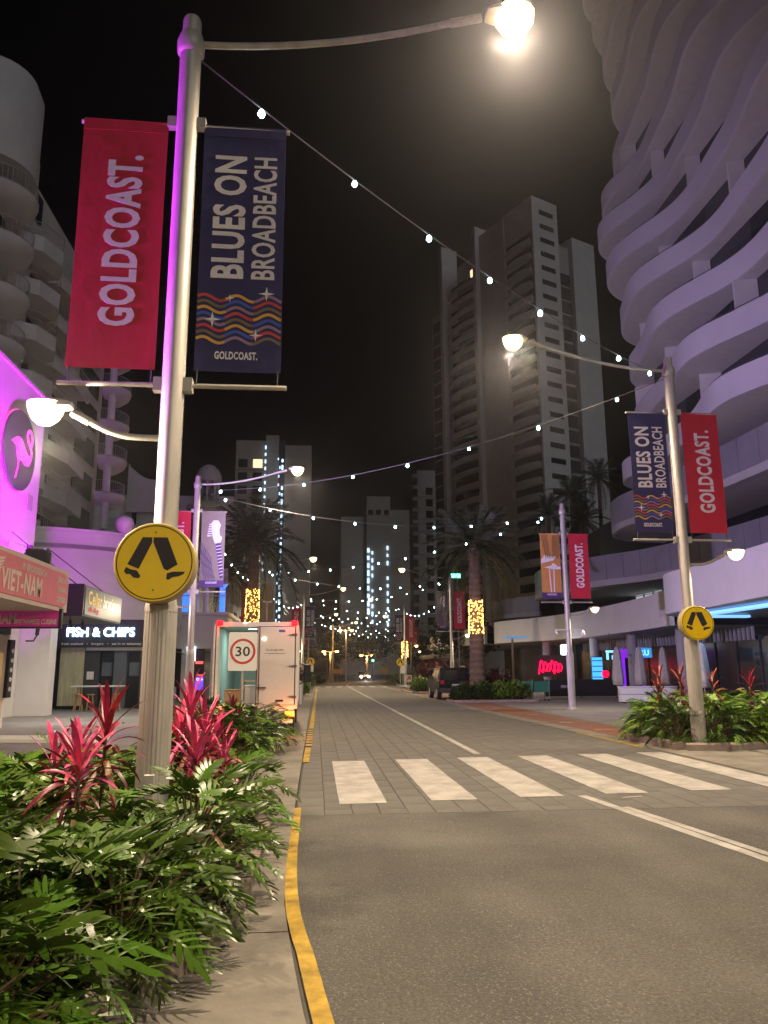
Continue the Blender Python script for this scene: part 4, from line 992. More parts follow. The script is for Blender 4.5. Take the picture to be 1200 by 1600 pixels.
for i in range(5): ob('leaf_motif', MB().plate([(-4.65+i*0.07, 0.36+i*0.09), (-4.35+i*0.05, 0.50+i*0.07), (-4.3+i*0.05, 0.54+i*0.07), (-4.65+i*0.06, 0.42+i*0.09)], -0.03, -0.021), 'print_cream', aw)
us = thing('magenta_hanging_sign', 'magenta VIETNAMESE CUISINE sign hanging under the pink awning', 'sign', (-7.4, 19.5, 2.70), 0)
M('magenta_panel', (0.50, 0.02, 0.20), 0.5, emit=0.10, ecol=(0.7, 0.03, 0.30))
ob('panel', MB().box(-1.2, 1.15, -0.05, 0.05, 0.02, 0.43), 'magenta_panel', us)
ob('frame', MB().box(1.15, 1.22, -0.06, 0.06, -0.02, 0.46).box(-1.2, 1.15, -0.06, 0.06, 0.43, 0.46).box(-1.2, 1.15, -0.06, 0.06, -0.02, 0.02), 'black', us)
ob('lettering', text_mb('NAM', 0.50, 0.25, -0.10, 0.21, -0.058, bold=0.03), 'print_cream', us)
ob('lettering', text_mb('VIETNAMESE CUISINE', 0.96, 0.125, 0.63, 0.14, -0.058, bold=0.02), 'print_cream', us)
ob('lettering', text_mb('IN BROADBEACH', 0.62, 0.09, 0.46, 0.29, -0.058, bold=0.02), 'awning_pink', us)
for x in (-0.9, 0.9): ob('hanger', MB().tube([(x, 0, 0.45), (x, 0, 0.41+0.02)], 0.012, 6), 'steel_dark', us)
# floodlights: on the awning roof against the wall, and one turned across the street
dl = thing('awning_downlight', 'white downlights recessed under the pink awning', 'light', (-8.0, 22.8, 3.09), 0)
ob('trim', MB().lathe([(0.12, 0.0), (0.12, 0.02)], 16), 'white_glow', dl)
light('AREA', dl, (-0.4, 4.2, 0.2), 260, (1.0, 0.90, 0.86), 0.5)

# ------------------------------------------------------------------ corner shop: fish and chips, black liquor awning
cs = thing('corner_shop', 'white rounded corner building above the black fish and chip shop front', 'building', (0, 0, 0))
cp = smooth_path([(-24, 33.2), (-16, 33.6), (-12.4, 34.2), (-9.6, 35.4), (-8.2, 37.2), (-7.6, 40), (-7.5, 44)], 5)
ob('upper_wall', MB().strip(cp, 3.9, 7.75, 0.4), 'render_white', cs, smooth=40)
ob('parapet_cap', MB().strip([(x, y-0.06) for x, y in cp], 7.75, 7.9, 0.5), 'render_white', cs, smooth=40)
ob('roof', MB().prism(cp+[(-24, 44)], 7.0, 7.2), 'render_grey', cs)
ob('ball_finial', MB().lathe([(0.3, 0), (0.3, 0.25), (0.16, 0.3), (0.36, 0.55), (0.44, 0.8), (0.36, 1.05), (0.1, 1.2)], 16, (-9.0, 36.3, 7.6)), 'white_paint', cs, smooth=50)
ob('sign_fascia', MB().box(-11.75, -7.7, 36.0, 36.3, 2.72, 3.95), 'black', cs)
ob('back_wall', MB().box(-14, -7.4, 38.2, 38.4, 0.01, 3.9), 'charcoal', cs)
M('pale_timber', (0.50, 0.48, 0.30), 0.6, var=0.25, vscale=2.0, stretch=(6, 6, 0.5))
ob('timber_panel', MB().box(-11.45, -10.4, 36.3, 36.4, 0.16, 2.72), 'pale_timber', cs)
ob('plinth', MB().box(-11.5, -10.4, 36.25, 36.45, 0.01, 0.15), 'black', cs)
M('slate_paint', (0.10, 0.13, 0.16), 0.6)
for x0, x1, m_ in ((-10.4, -9.75, 'charcoal'), (-9.1, -8.55, 'slate_paint'), (-7.95, -7.7, 'charcoal')): ob('front_panel', MB().box(x0, x1, 36.35, 36.6, 0.01, 2.72), m_, cs)
for x in (-9.72, -8.5): ob('door', MB().box(x, x+0.58, 36.55, 36.62, 0.02, 2.5), 'glass_dark', cs)
for x in (-9.66, -8.44): ob('door_poster', MB().box(x, x+0.46, 36.52, 36.55, 1.45, 2.05), 'slate_paint', cs)
ob('notice', MB().box(-10.25, -9.95, 36.30, 36.35, 1.3, 1.65), 'sign_white', cs)
ob('head_strip', MB().box(-10.35, -7.75, 36.28, 36.36, 2.58, 2.72), 'white_paint', cs)
ob('street_wall', MB().box(-9, -7.6, 40, 44, 0.01, 0.8).box(-9, -7.6, 40, 44, 2.9, 3.9), 'render_white', cs)
for i in range(3): ob('shop_window', MB().box(-7.75, -7.68, 40.05+i*1.3, 41.25+i*1.3, 0.8, 2.9), 'glass_dark', cs)
fs_ = thing('fish_and_chips_sign', 'glowing white FISH & CHIPS letters with blue halo on black fascia', 'shop sign', (-9.65, 35.98, 3.33), 0)
M('sign_white_glow', (1, 1, 1), emit=7, ecol=(0.80, 0.93, 1.0)); M('halo_blue', (0.02, 0.12, 0.25), emit=0.9, ecol=(0.05, 0.32, 0.75))
ob('lettering', text_mb('FISH & CHIPS', 2.95, 0.40, 0, 0.06, -0.10, bold=0.012, thick=0.05), 'sign_white_glow', fs_)
ob('backing', text_mb('FISH & CHIPS', 3.02, 0.47, 0, 0.06, -0.02, bold=0.045, thick=0.02), 'halo_blue', fs_)
ob('lettering', text_mb('fresh seafood   \u2022   burgers   \u2022   eat in or takeaway', 3.5, 0.13, 0.05, -0.47, -0.02, bold=0.015), 'sign_white', fs_)
light('AREA', fs_, (0, -0.45, 0.0), 40, (0.45, 0.75, 1.0), 2.8, rot=(R(90+180), 0, 0), sy=0.4)
la = thing('black_awning', 'black awning box with gold and white shop lettering beyond the pink awning', 'awning', (-6.65, 22.7, 3.22), R(90))
ob('body', MB().box(0.0, 4.3, 0.0, 2.2, 0.0, 0.88), 'charcoal', la)
ob('end_panel', MB().box(-0.06, 0.0, -0.02, 2.2, -0.02, 0.90), 'black', la)
M('lit_panel', (0.10, 0.13, 0.14), 0.5, emit=0.03, ecol=(0.5, 0.6, 0.5))
ob('fascia_panel', MB().plate([(0.1, 0.04), (4.25, 0.04), (4.25, 0.84), (0.1, 0.84)], -0.03, 0.0), 'lit_panel', la)
M('gold_letter', (0.75, 0.55, 0.15), emit=0.25, ecol=(0.9, 0.65, 0.2)); M('red_letter', (0.6, 0.05, 0.05), emit=0.2, ecol=(0.9, 0.1, 0.1))
ob('lettering', text_mb('Cellar', 1.45, 0.40, 1.1, 0.55, -0.04, bold=0.02), 'gold_letter', la)
ob('lettering', text_mb('brations', 1.9, 0.40, 2.95, 0.55, -0.04, bold=0.02), 'sign_white', la)
ob('lettering', text_mb('all day', 1.1, 0.2, 1.0, 0.2, -0.04, bold=0.02), 'red_letter', la)
ob('stay_rod', MB().tube([(0.4, 0.3, 0.9), (1.2, 2.6, 2.6)], 0.02, 6).tube([(3.8, 0.3, 0.9), (4.4, 2.6, 2.6)], 0.02, 6), 'steel_dark', la)
for x in (0.6, 1.8): ob('spot_lamp', MB().tube([(x, 0.5, 0.0), (x, 0.5, -0.12)], 0.02, 6).tube([(x, 0.5, -0.1), (x+0.1, 0.5, -0.3)], 0.05, 8), 'black', la)
tb = thing('high_table', 'pale trestle table in front of the fish and chip shop', 'table', (-9.3, 35.0, 0.016), 0)
ob('table_top', MB().bbox(-1.1, 1.0, -0.4, 0.4, 0.98, 1.04, 0.01), 'white_paint', tb)
M('timber', (0.42, 0.24, 0.11), 0.6, var=0.2, vscale=5)
for x in (-0.85, 0.75):
    for s_ in (-1, 1): ob('leg', MB().tube([(x+0.1*s_, 0.3*s_, 0), (x, 0.15*s_, 0.98)], 0.035, 6), 'timber', tb)
for i, x in enumerate((-10.0, -9.5, -8.95, -8.45)):
    st = thing('stool', ['timber stool at the left end of the trestle table', 'second timber stool from the left at the trestle table', 'third timber stool from the left at the trestle table', 'timber stool at the right end of the trestle table'][i], 'stool', (x, 34.45, 0.016), 0.3*i, 'stools at the trestle table')
    ob('seat', MB().lathe([(0.16, 0.66), (0.17, 0.68), (0.16, 0.70)], 14), 'timber', st)
    for a in range(4): ob('leg', MB().tube([(0.19*cos(a*pi/2+0.8), 0.19*sin(a*pi/2+0.8), 0), (0.11*cos(a*pi/2+0.8), 0.11*sin(a*pi/2+0.8), 0.66)], 0.022, 6), 'timber', st)

# two storey building with blue lit column
bb = thing('blue_column_building', 'two storey white shop with balcony columns and a blue lit corner', 'building', (0, 0, 0))
ob('upper_wall', MB().box(-16, -7.2, 46.6, 60, 4.7, 7.5), 'render_white', bb)
ob('fascia', MB().box(-16, -5.1, 45.0, 60, 2.9, 4.8), 'render_white', bb)
ob('cornice', MB().box(-16, -4.95, 44.85, 60, 4.8, 4.95), 'white_paint', bb)
ob('pier', MB().box(-5.95, -5.35, 45.1, 45.7, 0.01, 2.9), 'white_paint', bb)
ob('wall', MB().box(-16, -7.0, 46.2, 60, 0.01, 2.9), 'charcoal', bb)
ob('side_wall', MB().box(-7.6, -7.0, 45.2, 46.2, 0.01, 2.9), 'white_paint', bb)
for x in (-7.0, -6.4): ob('column', MB().lathe([(0.16, 4.95), (0.13, 6.6), (0.2, 6.7), (0.2, 6.8)], 14, (x, 45.4, 0)), 'white_paint', bb)
M('blue_lit', (0.15, 0.35, 1.0), emit=1.1, ecol=(0.06, 0.25, 1.0))
ob('blue_column', MB().lathe([(0.17, 4.96), (0.17, 6.4), (0.26, 6.5), (0.26, 6.6)], 14, (-5.45, 45.4, 0)), 'blue_lit', bb, smooth=40)
ob('capital', MB().box(-5.85, -5.1, 45.05, 45.8, 6.6, 6.72).box(-5.75, -5.2, 45.15, 45.7, 6.72, 7.2), 'render_white', bb)
ob('roof_beam', MB().box(-8, -5.2, 45.1, 45.5, 7.2, 7.5), 'render_white', bb)
ob('balcony_rail', MB().tube([(-9, 45.1, 5.9), (-5.2, 45.1, 5.9)], 0.03, 6), 'white_paint', bb)
ob('blue_window', MB().box(-9.4, -7.0, 46.5, 46.58, 5.0, 6.2), 'blue_lit', bb)
ob('awning', MB().add([(-9.5, 44, 3.2), (-7.0, 44.0, 2.5), (-7.0, 46, 2.5), (-9.5, 46, 3.2)], [(0, 1, 2, 3)]), 'beige_cloth', bb)
M('screen_white', (1, 1, 1), emit=2.0, ecol=(0.75, 0.85, 1.0)); M('screen_violet', (0.2, 0.1, 1), emit=1.6, ecol=(0.12, 0.05, 1.0)); M('screen_red', (1, 0.1, 0.1), emit=2.5, ecol=(1.0, 0.08, 0.06))
sg = thing('lit_shop_signs', 'white, red and blue lit signs stacked beside the open truck door', 'shop sign', (-6.5, 45.0, 0), 0)
ob('white_panel', MB().box(-0.78, -0.28, -0.1, 0.0, 2.2, 3.0), 'screen_white', sg)
ob('red_strip', MB().box(-0.25, 0.15, -0.1, 0.0, 2.05, 2.18), 'screen_red', sg)
ob('lettering', text_mb('Open', 0.34, 0.14, 0.0, 1.42, -0.1, bold=0.02), 'screen_red', sg)
ob('lettering', text_mb('Cash', 0.34, 0.14, 0.0, 1.2, -0.1, bold=0.02), 'screen_white', sg)
ob('blue_panel', MB().box(-0.25, 0.2, -0.02, 0.06, 0.6, 1.32), 'screen_violet', sg)
ob('frame', MB().box(-0.8, 0.22, 0.061, 0.12, 0.02, 3.05), 'black', sg)

# low shop rows further along both sides
def row(label, x0, x1, y0, y1, h, mat, awn=True):
    t = thing('shop_row', label, 'building', (0, 0, 0))
    ob('wall', MB().box(x0, x1, y0, y1, 0.01, h), mat, t)
    s = x1 if x0 < 0 else x0; d = 1 if x0 < 0 else -1; n = int((y1-y0)/4)
    for i in range(n):
        y = y0+0.4+i*(y1-y0-0.4)/n
        ob('shop_window', MB().box(min(s, s+d*0.05), max(s, s+d*0.05), y, y+3.3, 0.5, 2.8), 'glass_dark', t)
        if h > 6: ob('window', MB().box(min(s, s+d*0.05), max(s, s+d*0.05), y+0.5, y+2.6, 4.6, 6.2), 'glass_grey', t)
    if awn: ob('awning', MB().box(min(s, s+d*2.2), max(s, s+d*2.2), y0, y1-0.3, 3.1, 3.6), 'white_paint', t)
    return t
row('low shops along the left footpath beyond the truck', -16, -6.5, 61, 84, 6.8, 'render_white')
row('farthest low shops on the left before the bend', -14, -4.5, 88, 118, 5.5, 'render_grey')
row('low shops on the right beyond the podium', 17, 30, 98, 125, 5.5, 'render_grey')

FL1 = flood('magenta floodlight on the pink awning roof aimed up at the flamingo wall', (-7.9, 20.6, 4.14), (-9.5, 23.0, 7.0), 8000, (0.74, 0.0, 1.0), R(120))
FL2 = flood('magenta floodlight on the awning roof edge aimed across the street', (-6.6, 7.2, 4.14), (-1.4, 7.4, 5.6), 7000, (0.62, 0.03, 1.0), R(70))
FL3 = flood('violet floodlight on the pink awning roof aimed across at the wave tower', (-6.9, 19.55, 4.14), (18.0, 38.0, 10.0), 19000, (0.66, 0.52, 1.0), R(88))
# ------------------------------------------------------------------ delivery truck, left kerb
M('truck_white', (0.66, 0.60, 0.57), 0.45, var=0.05, vscale=2, coat=0.2); M('truck_lining', (0.38, 0.52, 0.47), 0.55, var=0.06)
M('tail_glow', (1, 0.3, 0.05), emit=4, ecol=(1.0, 0.20, 0.015)); M('marker_glow', (1, 0.02, 0.02), emit=9, ecol=(1.0, 0.0, 0.004)); M('amber_glow', (1, 0.5, 0.1), emit=10, ecol=(1, 0.4, 0.05))
tr = thing('box_truck', 'white box truck with one rear door open parked at the left kerb', 'truck', (-1.5, 20.4, 0.012), R(0.6))
tr.location.x = -1.52
W2 = 1.05; Z0, Z1, LN = 0.78, 2.82, 4.6
ob('box_wall', MB().box(-W2, -W2+0.05, 0, LN, Z0, Z1).box(-W2+0.05, W2-0.05, LN-0.05, LN, Z0, Z1), 'truck_white', tr)
ob('box_wall', MB().box(W2-0.05, W2, 0, LN, Z0, Z1), 'truck_white', tr)
ob('roof', MB().box(-W2, W2, 0, LN, Z1, Z1+0.06), 'truck_white', tr)
ob('floor', MB().box(-W2, W2, 0, LN, Z0-0.1, Z0), 'truck_white', tr)
ob('lining', MB().box(-W2+0.052, -W2+0.07, 0.08, LN-0.06, Z0+0.01, Z1-0.02).box(-W2+0.08, W2-0.07, LN-0.08, LN-0.06, Z0+0.01, Z1-0.02).box(-W2+0.08, W2-0.07, 0.08, LN-0.1, Z1-0.03, Z1-0.012), 'truck_lining', tr)
ob('rear_frame', MB().box(-W2, -W2+0.07, -0.03, -0.001, Z0-0.1, Z1+0.06).box(W2-0.07, W2, -0.03, -0.001, Z0-0.1, Z1+0.06).box(-W2+0.07, W2-0.07, -0.03, -0.001, Z1-0.06, Z1+0.06).box(-W2+0.07, W2-0.07, -0.03, -0.001, Z0-0.14, Z0), 'truck_white', tr)
d1 = ob('rear_door', MB().bbox(0.02, W2-0.08, -0.07, -0.032, Z0+0.01, Z1-0.07, 0.008), 'truck_white', tr)
ob('seal', MB().box(-0.005, 0.018, -0.06, -0.03, Z0, Z1-0.06).box(W2-0.078, W2-0.05, -0.05, -0.031, Z0, Z1-0.06).box(0.02, W2-0.08, -0.055, -0.031, Z1-0.068, Z1-0.05), 'black', d1)
for z in (0.98, 1.75, 2.55): ob('hinge', MB().plate([(W2-0.26, z), (W2-0.1, z-0.03), (W2-0.02, z-0.03), (W2-0.02, z+0.03), (W2-0.1, z+0.03)], -0.085, -0.071), 'steel_dark', d1)
ob('handle', MB().tube([(0.07, -0.09, Z0), (0.07, -0.09, Z1-0.06)], 0.014, 6).box(0.03, 0.26, -0.11, -0.075, 1.20, 1.23).box(0.05, 0.09, -0.11, -0.072, 1.16, 1.30), 'steel_dark', d1)
ob('lettering', text_mb('Tel. 07 5627 9997', 0.46, 0.045, 0.46, 2.16, -0.074, bold=0.01, thick=0.003), 'steel_dark', d1)
ob('lettering', text_mb('www.gcremovals.com.au', 0.54, 0.04, 0.46, 2.07, -0.074, bold=0.01, thick=0.003), 'steel_dark', d1)
ob('sticker', MB().box(0.56, 0.72, -0.075, -0.07, 2.62, 2.68), 'print_blue', d1); ob('sticker', MB().box(0.5, 0.7, -0.075, -0.07, Z0+0.08, Z0+0.13), 'black', d1)
dop = ob('rear_door', MB().bbox(-1.0, 0.0, -0.04, 0.0, Z0+0.01, Z1-0.07, 0.008), 'truck_white', tr, (-W2-0.02, -0.03, 0), R(94))
ob('lock_rod', MB().tube([(-0.93, -0.06, Z0), (-0.93, -0.06, Z1-0.05)], 0.014, 6), 'steel_dark', dop)
for s_ in (-1, 1):
    mk = ob('marker_light', MB().bbox(s_*0.96-0.08, s_*0.96+0.08, -0.09, -0.03, Z1-0.03, Z1+0.09, 0.02), 'marker_glow', tr)
    tl = ob('tail_light', MB().bbox(s_*0.86-0.14, s_*0.86+0.14, -0.10, -0.04, 0.50, 0.62, 0.015), 'steel_dark', tr)
    ob('lit_lens', MB().bbox(s_*0.87-0.12, s_*0.87+0.12, -0.135, -0.095, 0.49, 0.63, 0.02), 'tail_glow', tl)
    light('POINT', tr, (s_*0.88, -0.3, 0.55), 14, (1.0, 0.25, 0.04), 0.06)
    light('POINT', tr, (s_*0.97, -0.22, Z1+0.05), 7, (1.0, 0.02, 0.02), 0.05)
    for yy in (1.0, 5.4):
        wh = ob('wheel', MB().tube([(s_*0.72, yy, 0.36), (s_*0.98, yy, 0.36)], 0.36, 24), 'rubber', tr, smooth=40); ob('rim', MB().tube([(s_*0.985, yy, 0.36), (s_*0.99, yy, 0.36)], 0.2, 18), 'steel', wh)
    ob('mudflap', MB().box(s_*0.85-0.14, s_*0.85+0.14, 0.5, 0.52, 0.12, 0.5), 'rubber', tr)
ob('bumper', MB().bbox(-0.95, 0.95, -0.08, 0.0, 0.32, 0.44, 0.02), 'truck_white', tr)
ob('number_plate', MB().bbox(0.02, 0.38, -0.09, -0.07, 0.5, 0.62, 0.004), 'sign_white', tr)
ob('chassis', MB().box(-0.45, 0.45, 0.0, 6.4, 0.48, 0.67), 'steel_dark', tr)
cab = ob('cab', MB().prism([(-1.0, 4.75), (1.0, 4.75), (1.0, 6.2), (0.9, 6.5), (-0.9, 6.5), (-1.0, 6.2)], 0.45, 2.25), 'truck_white', tr)
ob('cab_window', MB().box(1.0, 1.01, 5.3, 6.1, 1.35, 2.05), 'glass_dark', cab)
ob('mirror', MB().bbox(1.18, 1.42, 6.05, 6.15, 1.25, 1.85, 0.03).tube([(1.0, 6.1, 1.9), (1.25, 6.1, 1.8)], 0.015, 6).tube([(1.0, 6.1, 1.15), (1.25, 6.1, 1.3)], 0.015, 6), 'black', cab)
for i in range(9): ob('side_rib', MB().box(W2, W2+0.012, 0.25+i*0.5, 0.30+i*0.5, Z0, Z1), 'truck_white', tr)
ob('interior_lamp', MB().box(-0.35, 0.0, 1.6, 1.7, Z1-0.045, Z1-0.031), 'white_glow', tr); light('AREA', tr, (-0.2, 1.6, Z1-0.06), 26, (0.80, 1.0, 0.93), 0.4)
for nm, lab, x0, x1, y0, y1, z0, z1, m_ in (('cardboard_box', 'low cardboard box inside the open truck', -0.85, -0.4, 0.5, 1.0, 0, 0.35, 'timber'), ('plastic_crate', 'white plastic crate inside the open truck', -0.35, 0.0, 0.7, 1.2, 0, 0.45, 'white_paint'), ('side_table', 'small brown table inside the truck', -0.55, 0.0, 2.2, 2.8, 0, 0.6, 'timber')):
    t = thing(nm, lab, nm.split('_')[1], (-1.52, 20.4, 0.012+Z0))
    if nm == 'side_table':
        ob('top', MB().box(x0, x1, y0, y1, z1-0.05, z1), m_, t)
        for a in (x0, x1-0.05):
            for b in (y0, y1-0.05): ob('leg', MB().box(a, a+0.05, b, b+0.05, 0, z1-0.05), m_, t)
    else: ob('body', MB().bbox(x0, x1, y0, y1, z0, z1, 0.015), m_, t); ob('lid', MB().bbox(x0-0.01, x1+0.01, y0-0.01, y1+0.01, z1, z1+0.03, 0.005), m_, t)

# dark parked car on the right, seen from behind
car = thing('parked_car', 'dark four wheel drive parked beyond the palm bed on the right', 'car', (7.75, 43.2, 0.008), R(0))
M('car_paint', (0.022, 0.023, 0.028), 0.25, metal=0.5, coat=0.6)
def carbody(mb, prof, w, tap):
    n = len(prof); vs = []
    for s_ in (-1, 1):
        for y, z in prof: k = w*(1-tap*max(0, z-0.9)); vs.append((s_*k, y, z))
    mb.add(vs, [tuple(range(n)), tuple(range(2*n-1, n-1, -1))]+[(i, (i+1) % n, n+(i+1) % n, n+i) for i in range(n)]); return mb
ob('body', carbody(MB(), [(0.05, 0.4), (0.0, 0.62), (0.04, 0.98), (0.28, 1.66), (0.45, 1.74), (2.2, 1.76), (2.6, 1.70), (3.3, 1.12), (4.35, 1.0), (4.5, 0.8), (4.5, 0.4)], 0.92, 0.16), 'car_paint', car, smooth=30)
ob('rear_window', MB().add([(-0.66, 0.045, 1.06), (0.66, 0.045, 1.06), (0.6, 0.25, 1.60), (-0.6, 0.25, 1.60)], [(0, 1, 2, 3)]), 'glass_dark', car)
for s_ in (-1, 1):
    ob('side_window', MB().add([(s_*0.905, 0.5, 1.1), (s_*0.905, 2.9, 1.1), (s_*0.825, 2.4, 1.62), (s_*0.825, 0.6, 1.62)], [(0, 1, 2, 3)]), 'glass_dark', car)
    ob('tail_light', MB().bbox(s_*0.74-0.11, s_*0.74+0.11, -0.03, 0.04, 0.86, 1.08, 0.01), 'sign_red', car)
    for yy in (0.85, 3.65): w_ = ob('wheel', MB().tube([(s_*0.7, yy, 0.36), (s_*0.93, yy, 0.36)], 0.36, 22), 'rubber', car, smooth=40); ob('rim', MB().tube([(s_*0.935, yy, 0.36), (s_*0.94, yy, 0.36)], 0.22, 16), 'steel', w_)
    ob('mirror', MB().bbox(s_*1.0-0.1, s_*1.0+0.1, 2.75, 2.87, 1.1, 1.28, 0.02), 'car_paint', car)
    ob('roof_rail', MB().tube([(s_*0.7, 0.6, 1.80), (s_*0.7, 2.2, 1.82)], 0.02, 6), 'steel', car)
ob('bumper', MB().bbox(-0.9, 0.9, -0.08, 0.05, 0.42, 0.66, 0.03), 'charcoal', car); ob('number_plate', MB().box(-0.2, 0.2, -0.03, 0.012, 0.74, 0.86), 'sign_white', car)
oc = thing('oncoming_car', 'tiny oncoming car with white headlights at the end of the road', 'car', (7.6, 121, 0), R(8))
ob('body', carbody(MB(), [(0.05, 0.35), (0.0, 0.75), (0.9, 0.95), (1.6, 1.42), (3.2, 1.42), (4.2, 0.9), (4.2, 0.35)], 0.85, 0.2), 'car_paint', oc)
M('headlight_glow', (1, 1, 1), emit=260, ecol=(1, 0.95, 0.9))
for s_ in (-0.6, 0.6): ob('headlight', MB().tube([(s_, -0.03, 0.66), (s_, 0.1, 0.66)], 0.13, 12), 'headlight_glow', oc)
light('SPOT', oc, (0, -0.2, 0.7), 700, (1, 0.93, 0.85), 0.1, rot=(R(84), 0, R(180)), spot=R(60))

# ------------------------------------------------------------------ plants
M('leaf_green', (0.064, 0.128, 0.012), 0.34, rand=0.6, spec=0.42); M('leaf_back', (0.05, 0.10, 0.022), 0.4, rand=0.35)
M('leaf_red', (0.38, 0.016, 0.045), 0.38, rand=0.5, spec=0.45, var=0.45, vscale=9); M('leaf_pink', (0.58, 0.06, 0.17), 0.38, rand=0.45, var=0.4, vscale=9); M('leaf_wine', (0.12, 0.012, 0.022), 0.35, rand=0.35); M('leaf_bronze', (0.26, 0.045, 0.03), 0.36, rand=0.4); M('leaf_tan', (0.36, 0.22, 0.10), 0.5, rand=0.3)
M('bush_green', (0.045, 0.095, 0.016), 0.42, rand=0.2, var=0.35, vscale=2.5); M('bush_lime', (0.13, 0.235, 0.022), 0.4, rand=0.2, var=0.35, vscale=2.5); M('bush_wine', (0.10, 0.014, 0.02), 0.45, var=0.4, vscale=2.5); M('tree_dark', (0.020, 0.035, 0.012), 0.6, var=0.4, vscale=1.0)
M('stem', (0.10, 0.07, 0.035), 0.7); M('palm_trunk', (0.17, 0.115, 0.07), 0.9, var=0.35, vscale=6, bump=0.6, bscale=14, stretch=(1, 1, 3)); M('frond', (0.035, 0.055, 0.022), 0.5, rand=0.3)
def philo_leaf(seed, L_=0.40):
    rg = random.Random(seed); mb = MB(); n = 6
    tw_ = rg.uniform(-0.3, 0.3)
    mid = lambda t: Vector((0, L_*t, 0.10*L_*sin(pi*t)-0.38*L_*t*t))
    for i in range(n):
        t = 0.06+0.86*i/(n-1); p = mid(t); le = L_*(0.22+0.38*sin(pi*(0.18+0.72*t)))*rg.uniform(0.85, 1.1); ang = R(70-50*t)
        wd = L_*0.058*(1.15-0.35*t)
        for s_ in (-1, 1):
            d = Vector((s_*sin(ang), cos(ang), 0)); droop = rg.uniform(0.12, 0.34); q = Vector((-d.y*s_, d.x*s_, 0))*s_
            a = p; vs = [a-Vector((0, wd*1.25, 0)), a+Vector((0, wd*1.25, 0)), ]
            for f, ww in ((0.45, 1.0), (0.82, 0.8), (1.0, 0.25)):
                c = a+d*le*f+Vector((0, le*0.12*f*f, le*(0.12*f-droop*f*f))); e = Vector((-d.y, d.x, 0.45*s_+tw_))*wd*ww
                vs += [c-e*s_, c+e*s_] if s_ > 0 else [c+e, c-e]
            mb.add(vs, [(0, 1, 3, 2), (2, 3, 5, 4), (4, 5, 7, 6)])
    tipb = [mid(0.9)+Vector((-0.03*L_, 0, 0)), mid(0.9)+Vector((0.03*L_, 0, 0)), mid(1.0)+Vector((0.04*L_, 0, 0)), mid(1.16)+Vector((0, 0, 0)), mid(1.0)+Vector((-0.04*L_, 0, 0))]
    mb.add(tipb, [(0, 1, 2, 3, 4)])
    w = 0.013*L_/0.4; vs = []; m = 7
    for i in range(m+1): p = mid(i/m*0.95); vs += [p+Vector((-w*(1.5-i/m), 0, 0.004)), p+Vector((w*(1.5-i/m), 0, 0.004))]
    mb.add(vs, [(2*i, 2*i+1, 2*i+3, 2*i+2) for i in range(m)])
    me = bpy.data.meshes.new('leaf'); me.from_pydata([tuple(v) for v in mb.v], [], mb.f); me.update(); me.materials.append(MATS['leaf_green'])
    me.polygons.foreach_set('use_smooth', [True]*len(me.polygons))
    return me, mb
PL = [philo_leaf(k, 0.40) for k in range(5)]
def leaf_orient(o, pos, yaw, pitch, roll, sc):
    o.location = pos; o.scale = (sc, sc, sc)
    o.rotation_euler = (Matrix.Rotation(yaw-pi/2, 3, 'Z') @ Matrix.Rotation(pitch, 3, 'X') @ Matrix.Rotation(roll, 3, 'Y')).to_euler()
def philodendron(x, y, z, h, nl, label, group, sc=1.0, parts=True, mat='bush_green'):
    t = thing('philodendron', label, 'plant', (x, y, z), random.uniform(0, 6.28), group)
    st = MB(); fol = MB()
    for i in range(nl):
        f = i/(nl-1); yaw = i*2.4+random.uniform(-0.3, 0.3); el = R(82-66*f)+random.uniform(-0.15, 0.15); le = h*random.uniform(0.62, 1.05)*(1-0.15*f)
        tip = Vector((cos(yaw)*cos(el), sin(yaw)*cos(el), sin(el)))*le; tip.z = max(tip.z, 0.16)
        mid = Vector((tip.x*0.35, tip.y*0.35, tip.z*0.62))
        st.tube([(0, 0, 0), mid, tip], [0.012, 0.009, 0.006], 4, cap=False)
        pitch = R(30-58*f)+random.uniform(-0.25, 0.25); roll = random.uniform(-0.45, 0.45); s_ = sc*random.uniform(0.72, 1.15)
        if parts:
            o = bpy.data.objects.new('leaf', PL[random.randrange(5)][0]); C.objects.link(o); o.parent = t
            leaf_orient(o, tip, yaw, pitch, roll, s_)
        else:
            Mx = Matrix.Translation(tip) @ (Matrix.Rotation(yaw-pi/2, 4, 'Z') @ Matrix.Rotation(pitch, 4, 'X') @ Matrix.Rotation(roll, 4, 'Y')) @ Matrix.Scale(s_, 4)
            p = PL[random.randrange(5)][1]; fol.add([Mx @ Vector(v) for v in p.v], p.f)
    ob('stems', st, 'stem', t)
    if not parts:
        me = bpy.data.meshes.new('foliage'); me.from_pydata(fol.v, [], fol.f); me.update(); me.materials.append(MATS[mat]); me.polygons.foreach_set('use_smooth', [True]*len(me.polygons))
        o = bpy.data.objects.new('foliage', me); C.objects.link(o); o.parent = t; stuff(o)
    return t
def inside(p, poly):
    x, y = p; c = False; n = len(poly)
    for i in range(n):
        (x1, y1), (x2, y2) = poly[i], poly[(i+1) % n]
        if (y1 > y) != (y2 > y) and x < (x2-x1)*(y-y1)/(y2-y1)+x1: c = not c
    return c
POLE_XY = (-1.45, 7.4)
cnt = 0
gy = 1.8
